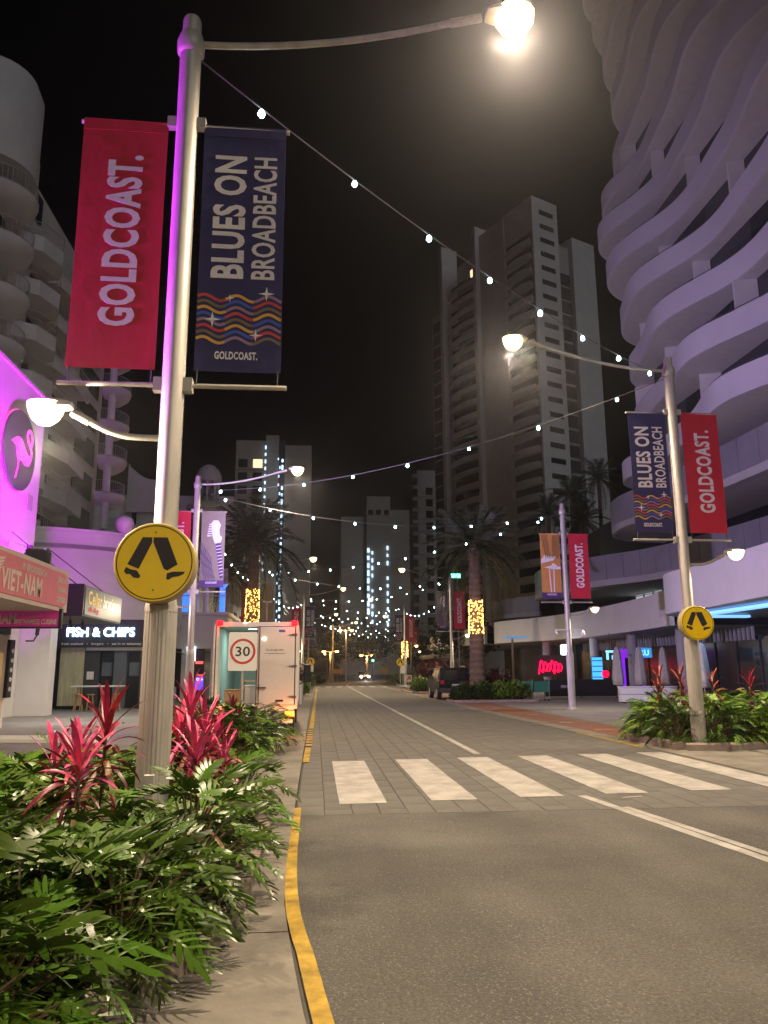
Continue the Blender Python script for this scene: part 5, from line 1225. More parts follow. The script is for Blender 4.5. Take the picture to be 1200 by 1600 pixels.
while gy < 10.1:
    gx_ = -4.55+(0.2 if int(gy*10) % 2 else 0)
    while gx_ < -0.6:
        x = gx_+random.uniform(-0.12, 0.12); y = gy+random.uniform(-0.12, 0.12)
        if inside((x, y), BED1) and x > -0.62*y-0.75 and (Vector((x, y))-Vector(POLE_XY)).length > 0.33:
            edge = max(0, (x+1.5))
            philodendron(x, y, 0.09, random.uniform(0.50, 0.70)*(1.0 if x < -1.2 else 1.04)*(0.72 if 5.7 < y < 8.8 and -2.7 < x < -0.95 else 1.0), 31, 'glossy split-leaf philodendron massed in the near kerbside bed', 'philodendrons massed in the near bed', 0.62); cnt += 1
        gx_ += 0.40
    gy += 0.40
print('near philodendrons', cnt)
# cordylines: rosettes of long strap leaves on canes
def strap(seed, L_=0.5, W=0.085, droop=0.5):
    n = 7; vs = []; mb = MB()
    for i in range(n+1):
        t = i/n; w = W/2*(0.35+0.65*sin(pi*min(1, 0.08+0.92*t))**0.7)*(1 if t < 0.97 else 0.2); y = L_*(t-0.12*t*t); z = L_*(0.16*t-droop*t*t)
        vs += [(-w, y, z+w*0.35), (0, y, z), (w, y, z+w*0.35)]
    fs = []
    for i in range(n): fs += [(3*i, 3*i+1, 3*i+4, 3*i+3), (3*i+1, 3*i+2, 3*i+5, 3*i+4)]
    me = bpy.data.meshes.new('leaf'); me.from_pydata(vs, [], fs); me.update(); me.polygons.foreach_set('use_smooth', [True]*len(fs))
    return me
ST = {m_: [strap(k, 0.45, 0.052, 0.2+0.32*k) for k in range(3)] for m_ in ('leaf_red', 'leaf_pink', 'leaf_wine', 'leaf_tan', 'leaf_bronze')}
for m_, l_ in ST.items():
    for me in l_: me.materials.append(MATS[m_])
def cordyline(x, y, z0, h, label, n=36, mats=('leaf_red', 'leaf_pink', 'leaf_wine'), sc=0.92, group='red cordylines', heads=1, nm='cordyline'):
    t = thing(nm, label, 'plant', (x, y, z0), 0, group)
    for hd in range(heads):
        hh = h*(1-0.22*hd); ox, oy = (random.uniform(-0.16, 0.16), random.uniform(-0.12, 0.12)) if hd else (0, 0)
        ob('stem', MB().tube([(ox*0.3, oy*0.3, 0), (ox*0.8, oy*0.8, hh*0.5), (ox, oy, hh*0.98)], [0.022, 0.018, 0.014], 6), 'stem', t)
        for i in range(n):
            f = i/(n-1); yaw = i*2.4+hd+random.uniform(-0.25, 0.25); pitch = R(72-95*f)+random.uniform(-0.18, 0.18); zz = hh*(1.0-0.42*f)
            m_ = mats[0] if f < 0.35 else (random.choice(mats[:2]+('leaf_wine',)) if f < 0.6 else random.choice(mats[2:]+('leaf_tan', 'leaf_tan') if f > 0.8 else mats+('leaf_wine', 'leaf_tan')))
            o = bpy.data.objects.new('leaf', ST[m_][min(2, int(f*3))]); C.objects.link(o); o.parent = t
            leaf_orient(o, (ox+0.02*cos(yaw), oy+0.02*sin(yaw), zz), yaw, pitch, random.uniform(-0.3, 0.3), sc*random.uniform(0.75, 1.1))
    return t
cordyline(-1.72, 6.75, 0.09, 1.2, 'tall red cordyline just in front of the near pole', 34, heads=1)
cordyline(-1.78, 6.3, 0.09, 0.92, 'bright pink-red cordyline low in front of the near pole', 38, ('leaf_pink', 'leaf_red', 'leaf_wine'), 0.9)
cordyline(-2.0, 6.95, 0.09, 0.92, 'pink cordyline left of the near pole', 30, ('leaf_pink', 'leaf_red', 'leaf_wine'))
cordyline(-2.22, 7.1, 0.09, 0.85, 'leftmost small pink cordyline of the near bed', 18, ('leaf_pink', 'leaf_pink', 'leaf_wine'), 0.85)
cordyline(-1.28, 8.3, 0.09, 1.25, 'tall pink cordyline right behind the near pole', 38, ('leaf_pink', 'leaf_red', 'leaf_wine'), heads=2)
cordyline(-1.12, 7.7, 0.09, 0.85, 'wine and pink cordyline right of the near pole', 36, ('leaf_pink', 'leaf_wine', 'leaf_wine'), heads=2)
cordyline(-1.02, 9.0, 0.09, 0.85, 'small reddish cordyline at the far corner of the near bed', 20, ('leaf_red', 'leaf_wine', 'leaf_wine'), 0.85)
cordyline(-1.18, 8.75, 0.09, 1.0, 'wine and pink cordyline behind the tall pink one', 32, ('leaf_pink', 'leaf_wine', 'leaf_wine'), 0.95, heads=2)
cordyline(-0.92, 8.25, 0.09, 0.72, 'low pink cordyline at the kerb side of the near pole', 28, ('leaf_pink', 'leaf_red', 'leaf_wine'), 0.9)
cordyline(-0.86, 6.2, 0.09, 0.55, 'single dark red cordyline shoot by the kerb edge of the near bed', 8, ('leaf_wine', 'leaf_red', 'leaf_wine'), 0.75)
cordyline(-1.65, 15.9, 0.07, 0.85, 'dark burgundy cordyline below the speed sign', 26, ('leaf_wine', 'leaf_wine', 'leaf_wine'), 0.9, heads=2)
for k, (x, y, h, a) in enumerate(((8.0, 17.7, 1.4, 'left of the pole'), (8.4, 17.5, 1.4, 'just left behind the pole'), (8.85, 16.9, 1.3, 'just right of the pole'), (9.95, 17.3, 1.3, 'at the right edge of the picture'))):
    cordyline(x, y, 0.09, h, 'red-bronze bromeliad in the right planted bed, '+a, 26, ('leaf_bronze', 'leaf_wine', 'leaf_bronze') if k != 3 else ('leaf_red', 'leaf_tan', 'leaf_wine'), 0.9, 'red-bronze bromeliads in the right bed', nm='bromeliad', heads=2 if k < 2 else 1)
# philodendron hedges elsewhere
def hedge(poly, n, label, group, h0, h1, sc, mats=('bush_lime', 'bush_green'), nl=20, keep=None):
    xs = [p[0] for p in poly]; ys = [p[1] for p in poly]; k = 0; pts = []
    while len(pts) < n and k < 4000:
        k += 1; p = (random.uniform(min(xs), max(xs)), random.uniform(min(ys), max(ys)))
        if inside(p, poly) and all((p[0]-q[0])**2+(p[1]-q[1])**2 > 0.045 for q in pts) and (not keep or keep(p)): pts.append(p)
    for p in pts: philodendron(p[0], p[1], 0.08, random.uniform(h0, h1), nl, label, group, sc, False, random.choice(mats))
hedge([(7.75, 16.1), (14, 16.3), (14, 20.2), (9.2, 19.9), (8.1, 19.1), (7.72, 18.1)], 120, 'lit green philodendron packed into the right planted bed', 'philodendrons in the right bed', 0.66, 1.0, 0.60, ('bush_lime', 'bush_lime', 'bush_green'), 36, keep=lambda p: (p[0]-8.06)**2+(p[1]-16.15)**2 > 0.06)
hedge([(-1.1, 15.25), (-1.05, 18.3), (-2.9, 18.7), (-2.9, 15.2)], 44, 'green philodendron in the small bed behind the speed sign', 'philodendrons by the speed sign', 0.6, 0.9, 0.6, ('bush_green', 'bush_lime'), 28)
# clipped bushes further off: mass of small leaves over a domed core
def bush(label, x, y, rx, ry, h, mat, n=1100, ls=0.10, group=None, z=0.08):
    t = thing('bush', label, 'bush', (x, y, z), 0, group); mb = MB()
    for i in range(n):
        a = random.uniform(0, 2*pi); u = random.random()**0.5; q = random.random()
        rr = (0.72+0.3*random.random())
        el = math.asin(q); px = rx*rr*cos(a)*cos(el)**0.6*(0.95 if q < .9 else u); py = ry*rr*sin(a)*cos(el)**0.6*(0.95 if q < .9 else u); pz = h*(0.08+0.92*sin(el)*rr)*(0.85+0.2*sin(5*a+3*px)*0.5+0.1*random.random())
        d = Vector((px/rx+random.uniform(-0.7, 0.7), py/ry+random.uniform(-0.7, 0.7), 0.5+random.uniform(-0.6, 0.5))).normalized(); s_ = d.cross(Vector((0, 0, 1))).normalized()*ls*0.32; L_ = d*ls*random.uniform(0.8, 1.6); p = Vector((px, py, pz))
        mb.add([p-s_*0.3, p+L_*0.5-s_, p+L_, p+L_*0.5+s_], [(0, 1, 2, 3)])
    me = bpy.data.meshes.new('foliage'); me.from_pydata(mb.v, [], mb.f); me.update(); me.materials.append(MATS[mat])
    o = bpy.data.objects.new('foliage', me); C.objects.link(o); o.parent = t; stuff(o)
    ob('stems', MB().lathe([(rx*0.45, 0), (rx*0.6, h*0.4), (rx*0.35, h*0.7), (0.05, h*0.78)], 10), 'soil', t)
    return t
for k, (x, y, rx, ry, h, m_) in enumerate(((7.7, 40.6, 0.75, 0.7, 0.85, 'bush_green'), (8.6, 40.5, 0.9, 0.7, 0.95, 'bush_green'), (9.6, 40.7, 0.9, 0.8, 0.95, 'bush_lime'), (10.5, 40.8, 0.9, 0.8, 1.0, 'bush_lime'))):
    bush(['leftmost low bush at the foot of the wrapped palm', 'second low bush from the left under the wrapped palm', 'third low bush from the left under the wrapped palm', 'rightmost lime bush under the wrapped palm by the trolleys'][k], x, y, rx, ry, h, m_, 1500, 0.16, 'bushes under the wrapped palm')
bush('wine red shrub behind the wrapped palm', 9.9, 42.5, 0.9, 0.7, 1.7, 'bush_wine', 900, 0.2); bush('second wine red shrub between palm and dark car', 8.9, 42.8, 0.6, 0.5, 1.6, 'bush_wine', 600, 0.2)
for k, (x, y, rx, ry, h, m_) in enumerate(((7.7, 57, 0.8, 1.6, 1.0, 'bush_lime'), (9.3, 57, 1.0, 1.6, 1.0, 'bush_green'), (10.4, 58, 0.8, 1.6, 1.1, 'bush_green'))):
    bush(['left green bush beyond the dark car', 'middle green bush beyond the dark car', 'right green bush beyond the dark car'][k], x, y, rx, ry, h, m_, 900, 0.2, 'bushes beyond the dark car')
bush('wine red bush above the green ones beyond the dark car', 9.2, 60, 1.7, 1.2, 2.3, 'bush_wine', 1400, 0.24)
bush('dark wine bush past the truck on the left', -1.4, 63, 0.8, 2.2, 1.9, 'bush_wine', 900, 0.24); bush('grassy green bush past the truck mirror', -0.9, 52, 0.5, 1.2, 0.9, 'bush_lime', 700, 0.2)
for k, (x, y) in enumerate(((-1.2, 76), (-1.0, 86), (0.5, 98))): bush(['first dark bush along the far left kerb', 'second dark bush along the far left kerb', 'third dark bush along the far left kerb'][k], x, y, 1.0, 3.0, 1.3, 'bush_green', 700, 0.25, 'bushes along the far left kerb')
for k, (x, y) in enumerate(((10.2, 88), (13.5, 100))): bush(['nearer clipped bush before the bend on the right', 'farther clipped bush before the bend on the right'][k], x, y, 2.0, 3.0, 1.3, 'bush_green', 800, 0.25, 'bushes before the bend on the right')
# low grass tufts at bed edges
def grass(label, poly, n, h, z):
    mb = MB(); xs = [p[0] for p in poly]; ys = [p[1] for p in poly]; k = 0
    while k < n:
        p = (random.uniform(min(xs), max(xs)), random.uniform(min(ys), max(ys)))
        if not inside(p, poly): continue
        k += 1; a = random.uniform(0, 6.28); l_ = h*random.uniform(0.5, 1.2); b = l_*random.uniform(0.2, 0.9)
        mb.add([(p[0]-0.008*sin(a), p[1]+0.008*cos(a), z), (p[0]+0.008*sin(a), p[1]-0.008*cos(a), z), (p[0]+b*cos(a), p[1]+b*sin(a), z+l_)], [(0, 1, 2)])
    me = bpy.data.meshes.new('grass'); me.from_pydata(mb.v, [], mb.f); me.update(); me.materials.append(MATS['bush_lime'])
    o = bpy.data.objects.new('grass', me); C.objects.link(o); stuff(tag(o, label, 'grass'))
grass('low grassy tufts along the front of the left bed behind the crossing', [(-2.9, 14.8), (-0.95, 14.95), (-0.9, 16.5), (-2.9, 15.6)], 5200, 0.16, 0.03)
grass('low grassy tufts along the kerb of the right planted bed', [(7.6, 16.0), (9.6, 15.95), (9.6, 16.4), (7.6, 16.5)], 2600, 0.18, 0.06)

# palms
def frond_mesh(seed, L_=3.2, droop=0.55, nl=34, lw=0.55):
    rg = random.Random(seed); mb = MB(); f = lambda t: Vector((0, L_*(t-0.15*t*t), L_*(0.42*t-droop*t*t*1.3)))
    mb.tube([f(i/8) for i in range(9)], [0.035*(1-0.85*i/8) for i in range(9)], 4)
    for i in range(nl):
        t = 0.12+0.86*i/(nl-1); p = f(t); le = lw*(0.45+0.75*sin(pi*(0.12+0.78*t)))*rg.uniform(0.85, 1.1)
        for s_ in (-1, 1):
            d = Vector((s_*0.8, 0.55, -0.12-0.55*rg.random())).normalized(); w = Vector((0, 0.022, 0.004))
            mb.add([p-w, p+w, p+d*le*0.6+w*0.8-Vector((0, 0, 0.03)), p+d*le-Vector((0, 0, 0.12*le))], [(0, 1, 2, 3)])
    me = bpy.data.meshes.new('frond'); me.from_pydata([tuple(v) for v in mb.v], [], mb.f); me.update(); me.materials.append(MATS['frond']); return me
FR = [frond_mesh(k, 3.0, (0.25, 0.5, 0.75, 0.95)[k]) for k in range(4)]
def palm(label, x, y, h, r0, r1, n=46, sc=1.0, group='date palms on the kerbs'):
    t = thing('palm_tree', label, 'palm tree', (x, y, 0.02), 0, group)
    pr = []; m = 46
    for i in range(m+1): f = i/m; r = r0+(r1-r0)*f; pr.append((r*(1.07 if i % 2 else 0.95)*(1+0.25*max(0, 0.05-f)*10), h*f))
    ob('trunk', MB().lathe(pr, 18), 'palm_trunk', t)
    ob('crown_boss', MB().lathe([(r1, h-0.1), (r1*1.6, h+0.25), (r1*1.2, h+0.7), (0.05, h+1.0)], 14), 'palm_trunk', t, smooth=True)
    for i in range(n):
        f = i/(n-1); yaw = i*2.4; o = bpy.data.objects.new('frond', FR[min(3, int(f*4))]); C.objects.link(o); o.parent = t
        leaf_orient(o, (0.15*cos(yaw), 0.15*sin(yaw), h+0.75-0.5*f), yaw, R(58-85*f)+random.uniform(-0.12, 0.12), random.uniform(-0.2, 0.2), sc*random.uniform(0.85, 1.1))
    return t
fairy_b = [(0.022*a, 0.022*b, 0.022*c) for a, b, c in ((1, 0, 0), (-1, 0, 0), (0, 1, 0), (0, -1, 0), (0, 0, 1.3), (0, 0, -1.3))]; fairy_f = [(0, 2, 4), (2, 1, 4), (1, 3, 4), (3, 0, 4), (2, 0, 5), (1, 2, 5), (3, 1, 5), (0, 3, 5)]
def fairy(label, x, y, z0, z1, r0, r1, n, s_=1.0):
    t = thing('fairy_lights', label, 'fairy lights', (x, y, 0), 0, 'warm fairy lights wound round palm trunks'); mb = MB()
    for i in range(n):
        f = i/n; a = f*n*0.53+random.uniform(-0.3, 0.3); z = z0+(z1-z0)*random.random(); r = (r0+(r1-r0)*(z-z0)/(z1-z0))*1.1
        mb.add([(p[0]*s_+r*cos(a), p[1]*s_+r*sin(a), p[2]*s_+z) for p in fairy_b], fairy_f)
    o = ob('bulbs', mb, 'fairy_glow', t); stuff(o)
    ob('wire', MB().tube([((r0+(r1-r0)*i/160)*1.08*cos(i*0.8), (r0+(r1-r0)*i/160)*1.08*sin(i*0.8), z0+(z1-z0)*i/160) for i in range(161)], 0.006, 3), 'black', t)
    light('POINT', t, (0, -r0-0.6, (z0+z1)/2), 30, (1.0, 0.55, 0.15), 0.3)
palm('date palm with fairy lights on its trunk, right kerb', 8.65, 41.5, 7.6, 0.44, 0.30, 52)
fairy('warm fairy lights wound round the right palm trunk', 8.65, 41.5, 3.55, 5.35, 0.37, 0.34, 330)
palm('date palm with fairy lights behind the truck', -3.85, 47.0, 8.6, 0.44, 0.32, 54, 1.15)
fairy('warm fairy lights wound round the palm trunk behind the truck', -3.85, 47.0, 4.5, 6.5, 0.38, 0.36, 300, 0.9)
palm('second palm trunk behind the truck, left of the lit one', -6.0, 51.0, 7.4, 0.40, 0.3, 36, 0.95)
palm('small distant palm by the right kerb before the bend', 10.5, 92.0, 5.2, 0.3, 0.24, 34, 0.75)
fairy('small patch of fairy lights on the distant right palm', 10.5, 92, 3.0, 5.0, 0.34, 0.3, 180, 1.8)
def fan_palm(label, x, y, h, s_=1.0):
    t = thing('fan_palm', label, 'palm tree', (x, y, 0), 0, 'dark fan palms beside the tower')
    ob('trunk', MB().lathe([(0.28, 0), (0.2, h*0.5), (0.17, h)], 12), 'palm_trunk', t)
    for i in range(30):
        f = i/29; yaw = i*2.4; o = bpy.data.objects.new('frond', FR[min(3, int(f*4))]); C.objects.link(o); o.parent = t
        leaf_orient(o, (0, 0, h), yaw, R(70-110*f), random.uniform(-0.3, 0.3), 0.8*s_*random.uniform(0.85, 1.1))
for k, (x, y, h) in enumerate(((22.5, 72, 16.2), (25.2, 73, 18.5), (27.0, 70, 19.5), (24.6, 68.5, 15.0))):
    fan_palm(['leftmost dark fan palm beside the tower', 'second dark fan palm beside the tower', 'tallest dark fan palm beside the tower', 'lower dark fan palm in front of the tall ones'][k], x, y, h, 1.15)
def tree(label, x, y, h, r, n=2600, ls=0.42, group='dark street trees at the end of the road'):
    t = thing('street_tree', label, 'tree', (x, y, 0), 0, group)
    tk = MB().tube([(0, 0, 0), (0.1, 0, h*0.3), (0, 0.1, h*0.6)], [0.26, 0.2, 0.1], 8)
    for k in range(6): a = k*1.05; tk.tube([(0.05, 0, h*(0.28+0.04*k)), (r*0.5*cos(a), r*0.5*sin(a), h*(0.55+0.05*k))], [0.1, 0.03], 5)
    ob('trunk', tk, 'palm_trunk', t); mb = MB(); cl = [(random.uniform(-0.6, 0.6)*r, random.uniform(-0.6, 0.6)*r, h*random.uniform(0.45, 0.85), r*random.uniform(0.3, 0.55)) for _ in range(12)]
    for i in range(n):
        cx_, cy_, cz_, cr = random.choice(cl); v = Vector((random.gauss(0, 1), random.gauss(0, 1), random.gauss(0, 0.8))).normalized()*cr*random.uniform(0.5, 1.05)
        d = Vector((random.gauss(0, 1), random.gauss(0, 1), random.gauss(0, 0.6))).normalized()*ls; s_ = d.orthogonal().normalized()*ls*0.35; p = Vector((cx_, cy_, cz_))+v
        mb.add([p, p+d*0.5+s_, p+d, p+d*0.5-s_], [(0, 1, 2, 3)])
    me = bpy.data.meshes.new('crown'); me.from_pydata([tuple(v) for v in mb.v], [], mb.f); me.update(); me.materials.append(MATS['tree_dark']); o = bpy.data.objects.new('crown', me); C.objects.link(o); o.parent = t; stuff(o)
for k, (x, y, h, r) in enumerate(((-3.5, 122, 8, 4), (2.0, 140, 9, 5), (9.5, 150, 9, 5), (17, 135, 9, 5), (-9, 132, 10, 5), (15.0, 112, 7, 3), (14.5, 76, 8.5, 3.4))):
    tree(['dark street tree at the left of the road end', 'dark street tree left of the oncoming headlights', 'dark street tree behind the oncoming headlights', 'dark street tree at the right of the road end', 'tall dark tree behind the far left shops', 'small dark tree by the bend on the right', 'dark tree in front of the podium beyond the palm'][k], x, y, h, r)

# ------------------------------------------------------------------ right footpath furniture
def umbrella(label, x, y, h=2.75):
    t = thing('folded_umbrella', label, 'umbrella', (x, y, 0.015), random.uniform(0, 6), 'folded cafe umbrellas')
    ob('pole', MB().tube([(0, 0, 0), (0, 0, h+0.02)], 0.025, 8), 'steel', t); ob('base', MB().lathe([(0.3, 0), (0.3, 0.06), (0.05, 0.09)], 16), 'steel_dark', t)
    mb = MB(); n = 20; vs = []; fs = []; pr = [(0.10, 0.80), (0.26, 0.86), (0.27, 1.2), (0.22, 1.9), (0.17, 2.5), (0.10, h-0.06), (0.03, h)]
    for r, z in pr:
        for i in range(n): a = 2*pi*i/n; q = r*(1+0.16*cos(5*a+z)); vs.append((q*cos(a), q*sin(a), z))
    for k in range(len(pr)-1):
        for i in range(n): j = (i+1) % n; fs.append((k*n+i, k*n+j, (k+1)*n+j, (k+1)*n+i))
    mb.add(vs, fs); ob('canopy', mb, 'canvas', t, smooth=True); ob('strap', MB().lathe([(0.265, 1.5), (0.265, 1.56)], 16, cap=False), 'canvas', t)
M('canvas', (0.48, 0.44, 0.38), 0.8, var=0.12, vscale=4)
for k, (x, y) in enumerate(((15.55, 39.3), (16.7, 39.2), (18.15, 39.6), (16.9, 33.0))):
    umbrella(['leftmost folded canvas umbrella behind the white planter', 'middle folded canvas umbrella behind the white planter', 'folded canvas umbrella behind the red bromeliads', 'folded canvas umbrella right of the crossing sign pole'][k], x, y)
pb = thing('white_planter', 'long white cafe planter box on the right footpath', 'planter', (16.0, 37.4, 0.015), R(-4))
for k, (z0, z1) in enumerate(((0.06, 0.40), (0.415, 0.74))): ob('board', MB().bbox(-1.15, 1.6, -0.25, 0.25, z0, z1, 0.012), 'white_paint', pb)
ob('rim', MB().bbox(-1.18, 1.63, -0.28, 0.28, 0.745, 0.80, 0.01), 'white_paint', pb)
for x in (-1.0, 1.4): ob('foot', MB().box(x, x+0.1, -0.2, 0.2, 0, 0.06), 'black', pb)
br = thing('cafe_barrier', 'black cafe screen barrier with small white lettering under the awning', 'barrier', (15.2, 44.5, 0.015), R(-3))
ob('screen', MB().box(-2.0, 2.2, -0.03, 0.03, 0.1, 1.05), 'black', br)
for x in (-2.0, 0.1, 2.2): ob('post', MB().tube([(x, 0, 0), (x, 0, 1.1)], 0.03, 8), 'steel_dark', br)
ob('lettering', text_mb('OPEN DAILY', 0.7, 0.16, -0.7, 0.65, -0.035, bold=0.02), 'sign_white', br)
M('trolley_green', (0.02, 0.16, 0.09), 0.5)
for k, x in enumerate((10.95, 11.85)):
    t = thing('shopping_trolley', ['left green shopping trolley beside the palm bed', 'right green shopping trolley beside the palm bed'][k], 'trolley', (x, 40.9, 0.015), R(4*k), 'green shopping trolleys')
    ob('basket', MB().box(-0.42, 0.42, -0.30, -0.28, 0.45, 1.02).box(-0.42, 0.42, 0.28, 0.30, 0.45, 1.02).box(-0.42, -0.40, -0.28, 0.28, 0.45, 1.02).box(0.40, 0.42, -0.28, 0.28, 0.45, 1.02).box(-0.40, 0.40, -0.28, 0.28, 0.45, 0.47), 'trolley_green', t)
    ob('frame', MB().tube([(-0.4, -0.3, 0.12), (0.4, -0.3, 0.12), (0.42, -0.3, 1.1)], 0.015, 6).tube([(-0.4, 0.3, 0.12), (0.4, 0.3, 0.12), (0.42, 0.3, 1.1)], 0.015, 6).tube([(-0.38, -0.3, 0.12), (-0.38, -0.3, 0.46)], 0.014, 6), 'steel', t)
    ob('handle', MB().tube([(0.45, -0.32, 1.08), (0.45, 0.32, 1.08)], 0.02, 8), 'trolley_green', t)
    for a in (-0.36, 0.36):
        for b in (-0.28, 0.28): ob('wheel', MB().tube([(a, b-0.015, 0.06), (a, b+0.015, 0.06)], 0.06, 12), 'rubber', t)
cc = thing('security_cameras', 'white twin security cameras on a cross arm of the right footpath pole', 'camera', (10.62, 31.88, 3.15), 0)
ob('arm', MB().box(-0.6, 0.6, -0.02, 0.02, 0.10, 0.14), 'white_paint', cc)
ob('dome_camera', MB().lathe([(0.03, 0.1), (0.09, 0.0), (0.09, -0.06), (0.07, -0.14), (0.01, -0.18)], 12, (0.58, 0, 0)), 'white_paint', cc, smooth=True)
ob('bullet_camera', MB().tube([(-0.58, 0.0, 0.1), (-0.58, 0, 0.0), (-0.58, -0.14, -0.06)], 0.045, 8), 'white_paint', cc)
ap = thing('awning_post', 'slim steel post holding a canopy light near the right palm', 'post', (11.9, 46.5, 0.015))
ob('shaft', MB().tube([(0, 0, 0), (0, 0, 3.5)], 0.06, 10), 'steel', ap); ob('lamp_plate', MB().bbox(-0.5, 0.9, -0.2, 0.2, 3.5, 3.58, 0.02), 'halo_blue', ap)
# neon and lit signs under the awning
M('neon_red', (1, 0.02, 0.1), emit=3, ecol=(1.0, 0.0, 0.045)); M('neon_blue', (0.1, 0.5, 1), emit=1.5, ecol=(0.06, 0.42, 1.0)); M('violet_lit_cloth', (0.4, 0.05, 1), emit=0.55, ecol=(0.32, 0.03, 0.85)); M('neon_cyan', (0.3, 0.8, 1), emit=1.8, ecol=(0.2, 0.65, 1.0))
nr = thing('red_neon_sign', 'glowing red neon scribble sign in the dark bar', 'neon sign', (17.6, 58.0, 1.3), 0)
for k in range(6): ob('neon_tube', MB().tube(smooth3([(-0.8+0.3*k, 0, 0.1*k % 0.4), (-0.6+0.28*k, 0, 1.0-0.12*(k % 3)), (-0.4+0.28*k, 0, 0.5), (-0.62+0.3*k, 0, 0.2)]), 0.055, 6), 'neon_red', nr)
ob('backboard', MB().box(-1.1, 1.4, 0.06, 0.12, -0.2, 1.4), 'charcoal', nr); light('POINT', nr, (0.1, -0.5, 0.6), 14, (1.0, 0.03, 0.10), 0.3)
ls_ = thing('lantern_sign', 'white glowing lantern sign under the podium awning', 'sign', (17.0, 52.0, 2.95), 0)
ob('lantern', MB().bbox(-0.32, 0.32, -0.2, 0.2, -0.35, 0.35, 0.06), 'white_glow', ls_); ob('bracket', MB().tube([(0, 0, 0.35), (0, 0, 0.78)], 0.02, 6), 'steel_dark', ls_); light('POINT', ls_, (0, -0.4, -0.2), 30, (0.8, 0.9, 1.0), 0.2)
bs = thing('blue_screen', 'tall blue glowing screen inside the bar', 'screen', (18.4, 50.0, 0.9), 0)
ob('panel', MB().box(-0.35, 0.35, -0.03, 0.0, 0, 1.5), 'neon_blue', bs); ob('frame', MB().box(-0.40, 0.40, 0.0, 0.06, -0.05, 1.55), 'black', bs)
for k in range(4): ob('screen_bar', MB().box(-0.33, 0.33, -0.045, -0.031, 0.2+k*0.35, 0.26+k*0.35), 'slate_paint', bs)
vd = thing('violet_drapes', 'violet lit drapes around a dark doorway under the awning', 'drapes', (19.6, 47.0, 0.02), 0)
for s_ in (-1, 1): ob('drape', MB().prism([(s_*0.55+0.06*sin(i*1.3)+s_*0.022*i, -0.06*cos(i*1.6)) for i in range(9)]+[(s_*0.55+s_*0.02*i, 0.14) for i in range(8, -1, -1)], 0.2, 2.7), 'violet_lit_cloth', vd)  # cloth glows by emission in place of violet light falling on it
ob('valance', MB().box(-0.9, 0.9, -0.05, 0.1, 2.3, 2.85), 'violet_lit_cloth', vd)
ob('doorway', MB().box(-0.52, 0.52, 0.15, 0.2, 0, 2.4), 'black', vd)
bs2 = thing('blue_shop_sign', 'small blue glowing RU sign between folded umbrellas', 'shop sign', (18.6, 43.0, 2.55), 0)
ob('lettering', text_mb('RU', 0.55, 0.32, 0, 0, -0.08, bold=0.03), 'neon_cyan', bs2); ob('panel', MB().box(-0.45, 0.45, -0.04, 0.0, -0.28, 0.28), 'halo_blue', bs2)
ob('bracket', MB().tube([(0, 0.02, 0.28), (0, 0.02, 1.16)], 0.02, 6), 'steel_dark', bs2)
bs3 = thing('cyan_logo_sign', 'small cyan glowing symbol sign in the dark shopfront', 'shop sign', (17.0, 44.0, 2.4), 0)
ob('symbol', MB().box(-0.25, 0.25, -0.05, 0, 0.18, 0.30).box(-0.22, -0.10, -0.05, 0, -0.22, 0.17).box(0.1, 0.22, -0.05, 0, -0.22, 0.02), 'neon_cyan', bs3); ob('hanger', MB().tube([(0, 0.0, 0.3), (0, 0.0, 1.32)], 0.015, 6), 'steel_dark', bs3)
rs_ = thing('small_red_sign', 'small red lit sign beside the leftmost umbrella', 'shop sign', (17.6, 46.5, 1.35), 0)
ob('symbol', MB().ring(0.22, 0.14, -0.05, 0, 16).box(-0.22, 0.1, -0.06, -0.051, -0.05, 0.05), 'neon_red', rs_); ob('stand', MB().tube([(0, 0.03, -1.33), (0, 0.03, -0.1)], 0.025, 6), 'steel_dark', rs_)

# ------------------------------------------------------------------ far end of the street
M('orange_glow', (1, 0.5, 0.1), emit=60, ecol=(1.0, 0.45, 0.08))
def far_lamp(label, x, y, h, s_=1.0):
    t = thing('twin_street_lamp', label, 'street light', (x, y, 0), 0, 'orange twin street lamps at the road end')
    ob('pole', MB().lathe([(0.14, 0), (0.09, h)], 10), 'render_tan', t)
    for d in (-1, 1):
        ob('arm', MB().tube([(0, 0, h-0.1), (d*0.9, 0, h+0.1)], 0.04, 6), 'steel', t); a = ob('lamp_head', MB().bbox(d*0.9-0.35, d*0.9+0.35, -0.2, 0.2, h+0.02, h+0.16, 0.04), 'steel', t)
        ob('lens', MB().lathe([(0.24, 0.0), (0.2, -0.1), (0.05, -0.15)], 12, (d*0.9, 0, h+0.02)), 'orange_glow', a)
    light('POINT', t, (0, -0.3, h-0.5), 900*s_, (1.0, 0.5, 0.12), 0.2)
far_lamp('tall orange twin lamp at the end of the road', 4.6, 120, 7.7); far_lamp('low orange twin lamp left of the tall one', 2.0, 108, 4.2, 0.3); far_lamp('dim orange twin lamp beside the far signal', 8.2, 126, 4.0, 0.4)
ts = thing('traffic_signal', 'traffic signal showing green at the end of the road', 'traffic signal', (8.6, 118, 0))
ob('post', MB().tube([(0, 0, 0), (0, 0, 3.6)], 0.06, 8), 'steel_dark', ts); ob('housing', MB().bbox(-0.16, 0.16, -0.15, 0.0, 2.9, 3.9, 0.03), 'black', ts)
M('green_glow', (0.1, 1, 0.5), emit=20, ecol=(0.08, 1.0, 0.5)); ob('green_lens', MB().tube([(0, -0.2, 3.08), (0, -0.155, 3.08)], 0.15, 12), 'green_glow', ts)
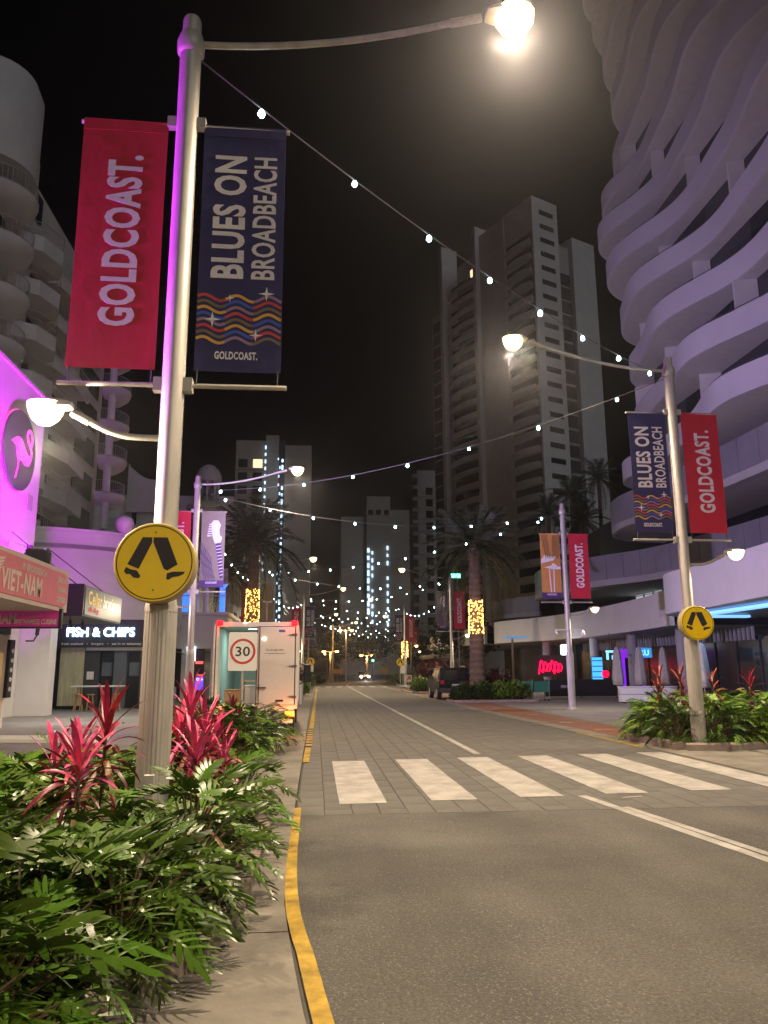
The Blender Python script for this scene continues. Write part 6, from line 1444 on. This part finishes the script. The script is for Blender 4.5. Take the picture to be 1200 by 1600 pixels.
ex = thing('green_exit_sign', 'small green lit sign seen through the right palm crown', 'sign', (11.5, 62, 9.2)); ob('panel', MB().box(-0.55, 0.25, -0.05, 0.05, -0.15, 0.15), 'green_glow', ex); ob('mount', MB().tube([(0, 0.06, -9.18), (0, 0.06, 0.1)], 0.05, 8), 'steel_dark', ex)
for k, (x, y, z, w, h, m_) in enumerate(((9.2, 104, 1.6, 0.9, 0.7, 'print_gold'), (3.2, 116, 1.5, 1.6, 0.6, 'print_gold'), (-0.6, 90, 1.9, 0.7, 0.8, 'sign_white'), (8.7, 78, 1.7, 0.5, 0.8, 'sign_white'), (8.3, 70, 0.9, 0.6, 0.6, 'sign_white'))):
    t = thing('road_sign', ['orange road works sign at the bend', 'long orange chevron board at the road end', 'pale sign on the far left kerb', 'upright white sign on the right kerb', 'low white arrow sign on the right kerb bed'][k], 'road sign', (x, y, 0.01), 0, 'small road signs')
    ob('panel', MB().plate(rrect(w, h, 0.05, z), -0.02, 0.0), m_, t); ob('post', MB().tube([(0, 0.03, 0), (0, 0.03, z+h/2)], 0.03, 6), 'steel', t)
    if k == 4: ob('arrow', MB().plate([(-0.2, z-0.15), (-0.12, z-0.2), (0.1, z), (0.1, z-0.12), (0.2, z-0.12), (0.2, z+0.18), (-0.1, z+0.18), (-0.1, z+0.1), (0.03, z+0.1)], -0.03, -0.021), 'sign_red', t)
for k, y in enumerate((29.5, 30.6, 31.7, 32.8)):
    t = thing('bollard', ['nearest white bollard beyond the truck', 'second white bollard beyond the truck', 'third white bollard beyond the truck', 'farthest white bollard beyond the truck'][k], 'bollard', (-0.72, y*1.25+2, 0.016), 0, 'white bollards beyond the truck')
    ob('shaft', MB().lathe([(0.06, 0), (0.06, 0.95), (0.04, 1.0)], 12), 'white_paint', t, smooth=40); ob('base', MB().lathe([(0.1, 0), (0.1, 0.02), (0.065, 0.04)], 12), 'steel', t)

# ------------------------------------------------------------------ misty night air
hz = ob('haze', MB().box(-75, 85, -40, 340, -1.06, 112), [], None)
m = bpy.data.materials.new('haze'); m.use_nodes = True; nt = m.node_tree
for n_ in list(nt.nodes):
    if n_.type != 'OUTPUT_MATERIAL': nt.nodes.remove(n_)
pv = nt.nodes.new('ShaderNodeVolumePrincipled'); pv.inputs['Color'].default_value = (0.82, 0.82, 0.92, 1); pv.inputs['Density'].default_value = 0.0008; pv.inputs['Anisotropy'].default_value = 0.88
nt.links.new(pv.outputs[0], [n_ for n_ in nt.nodes if n_.type == 'OUTPUT_MATERIAL'][0].inputs['Volume'])
hz.data.materials.append(m); stuff(hz)
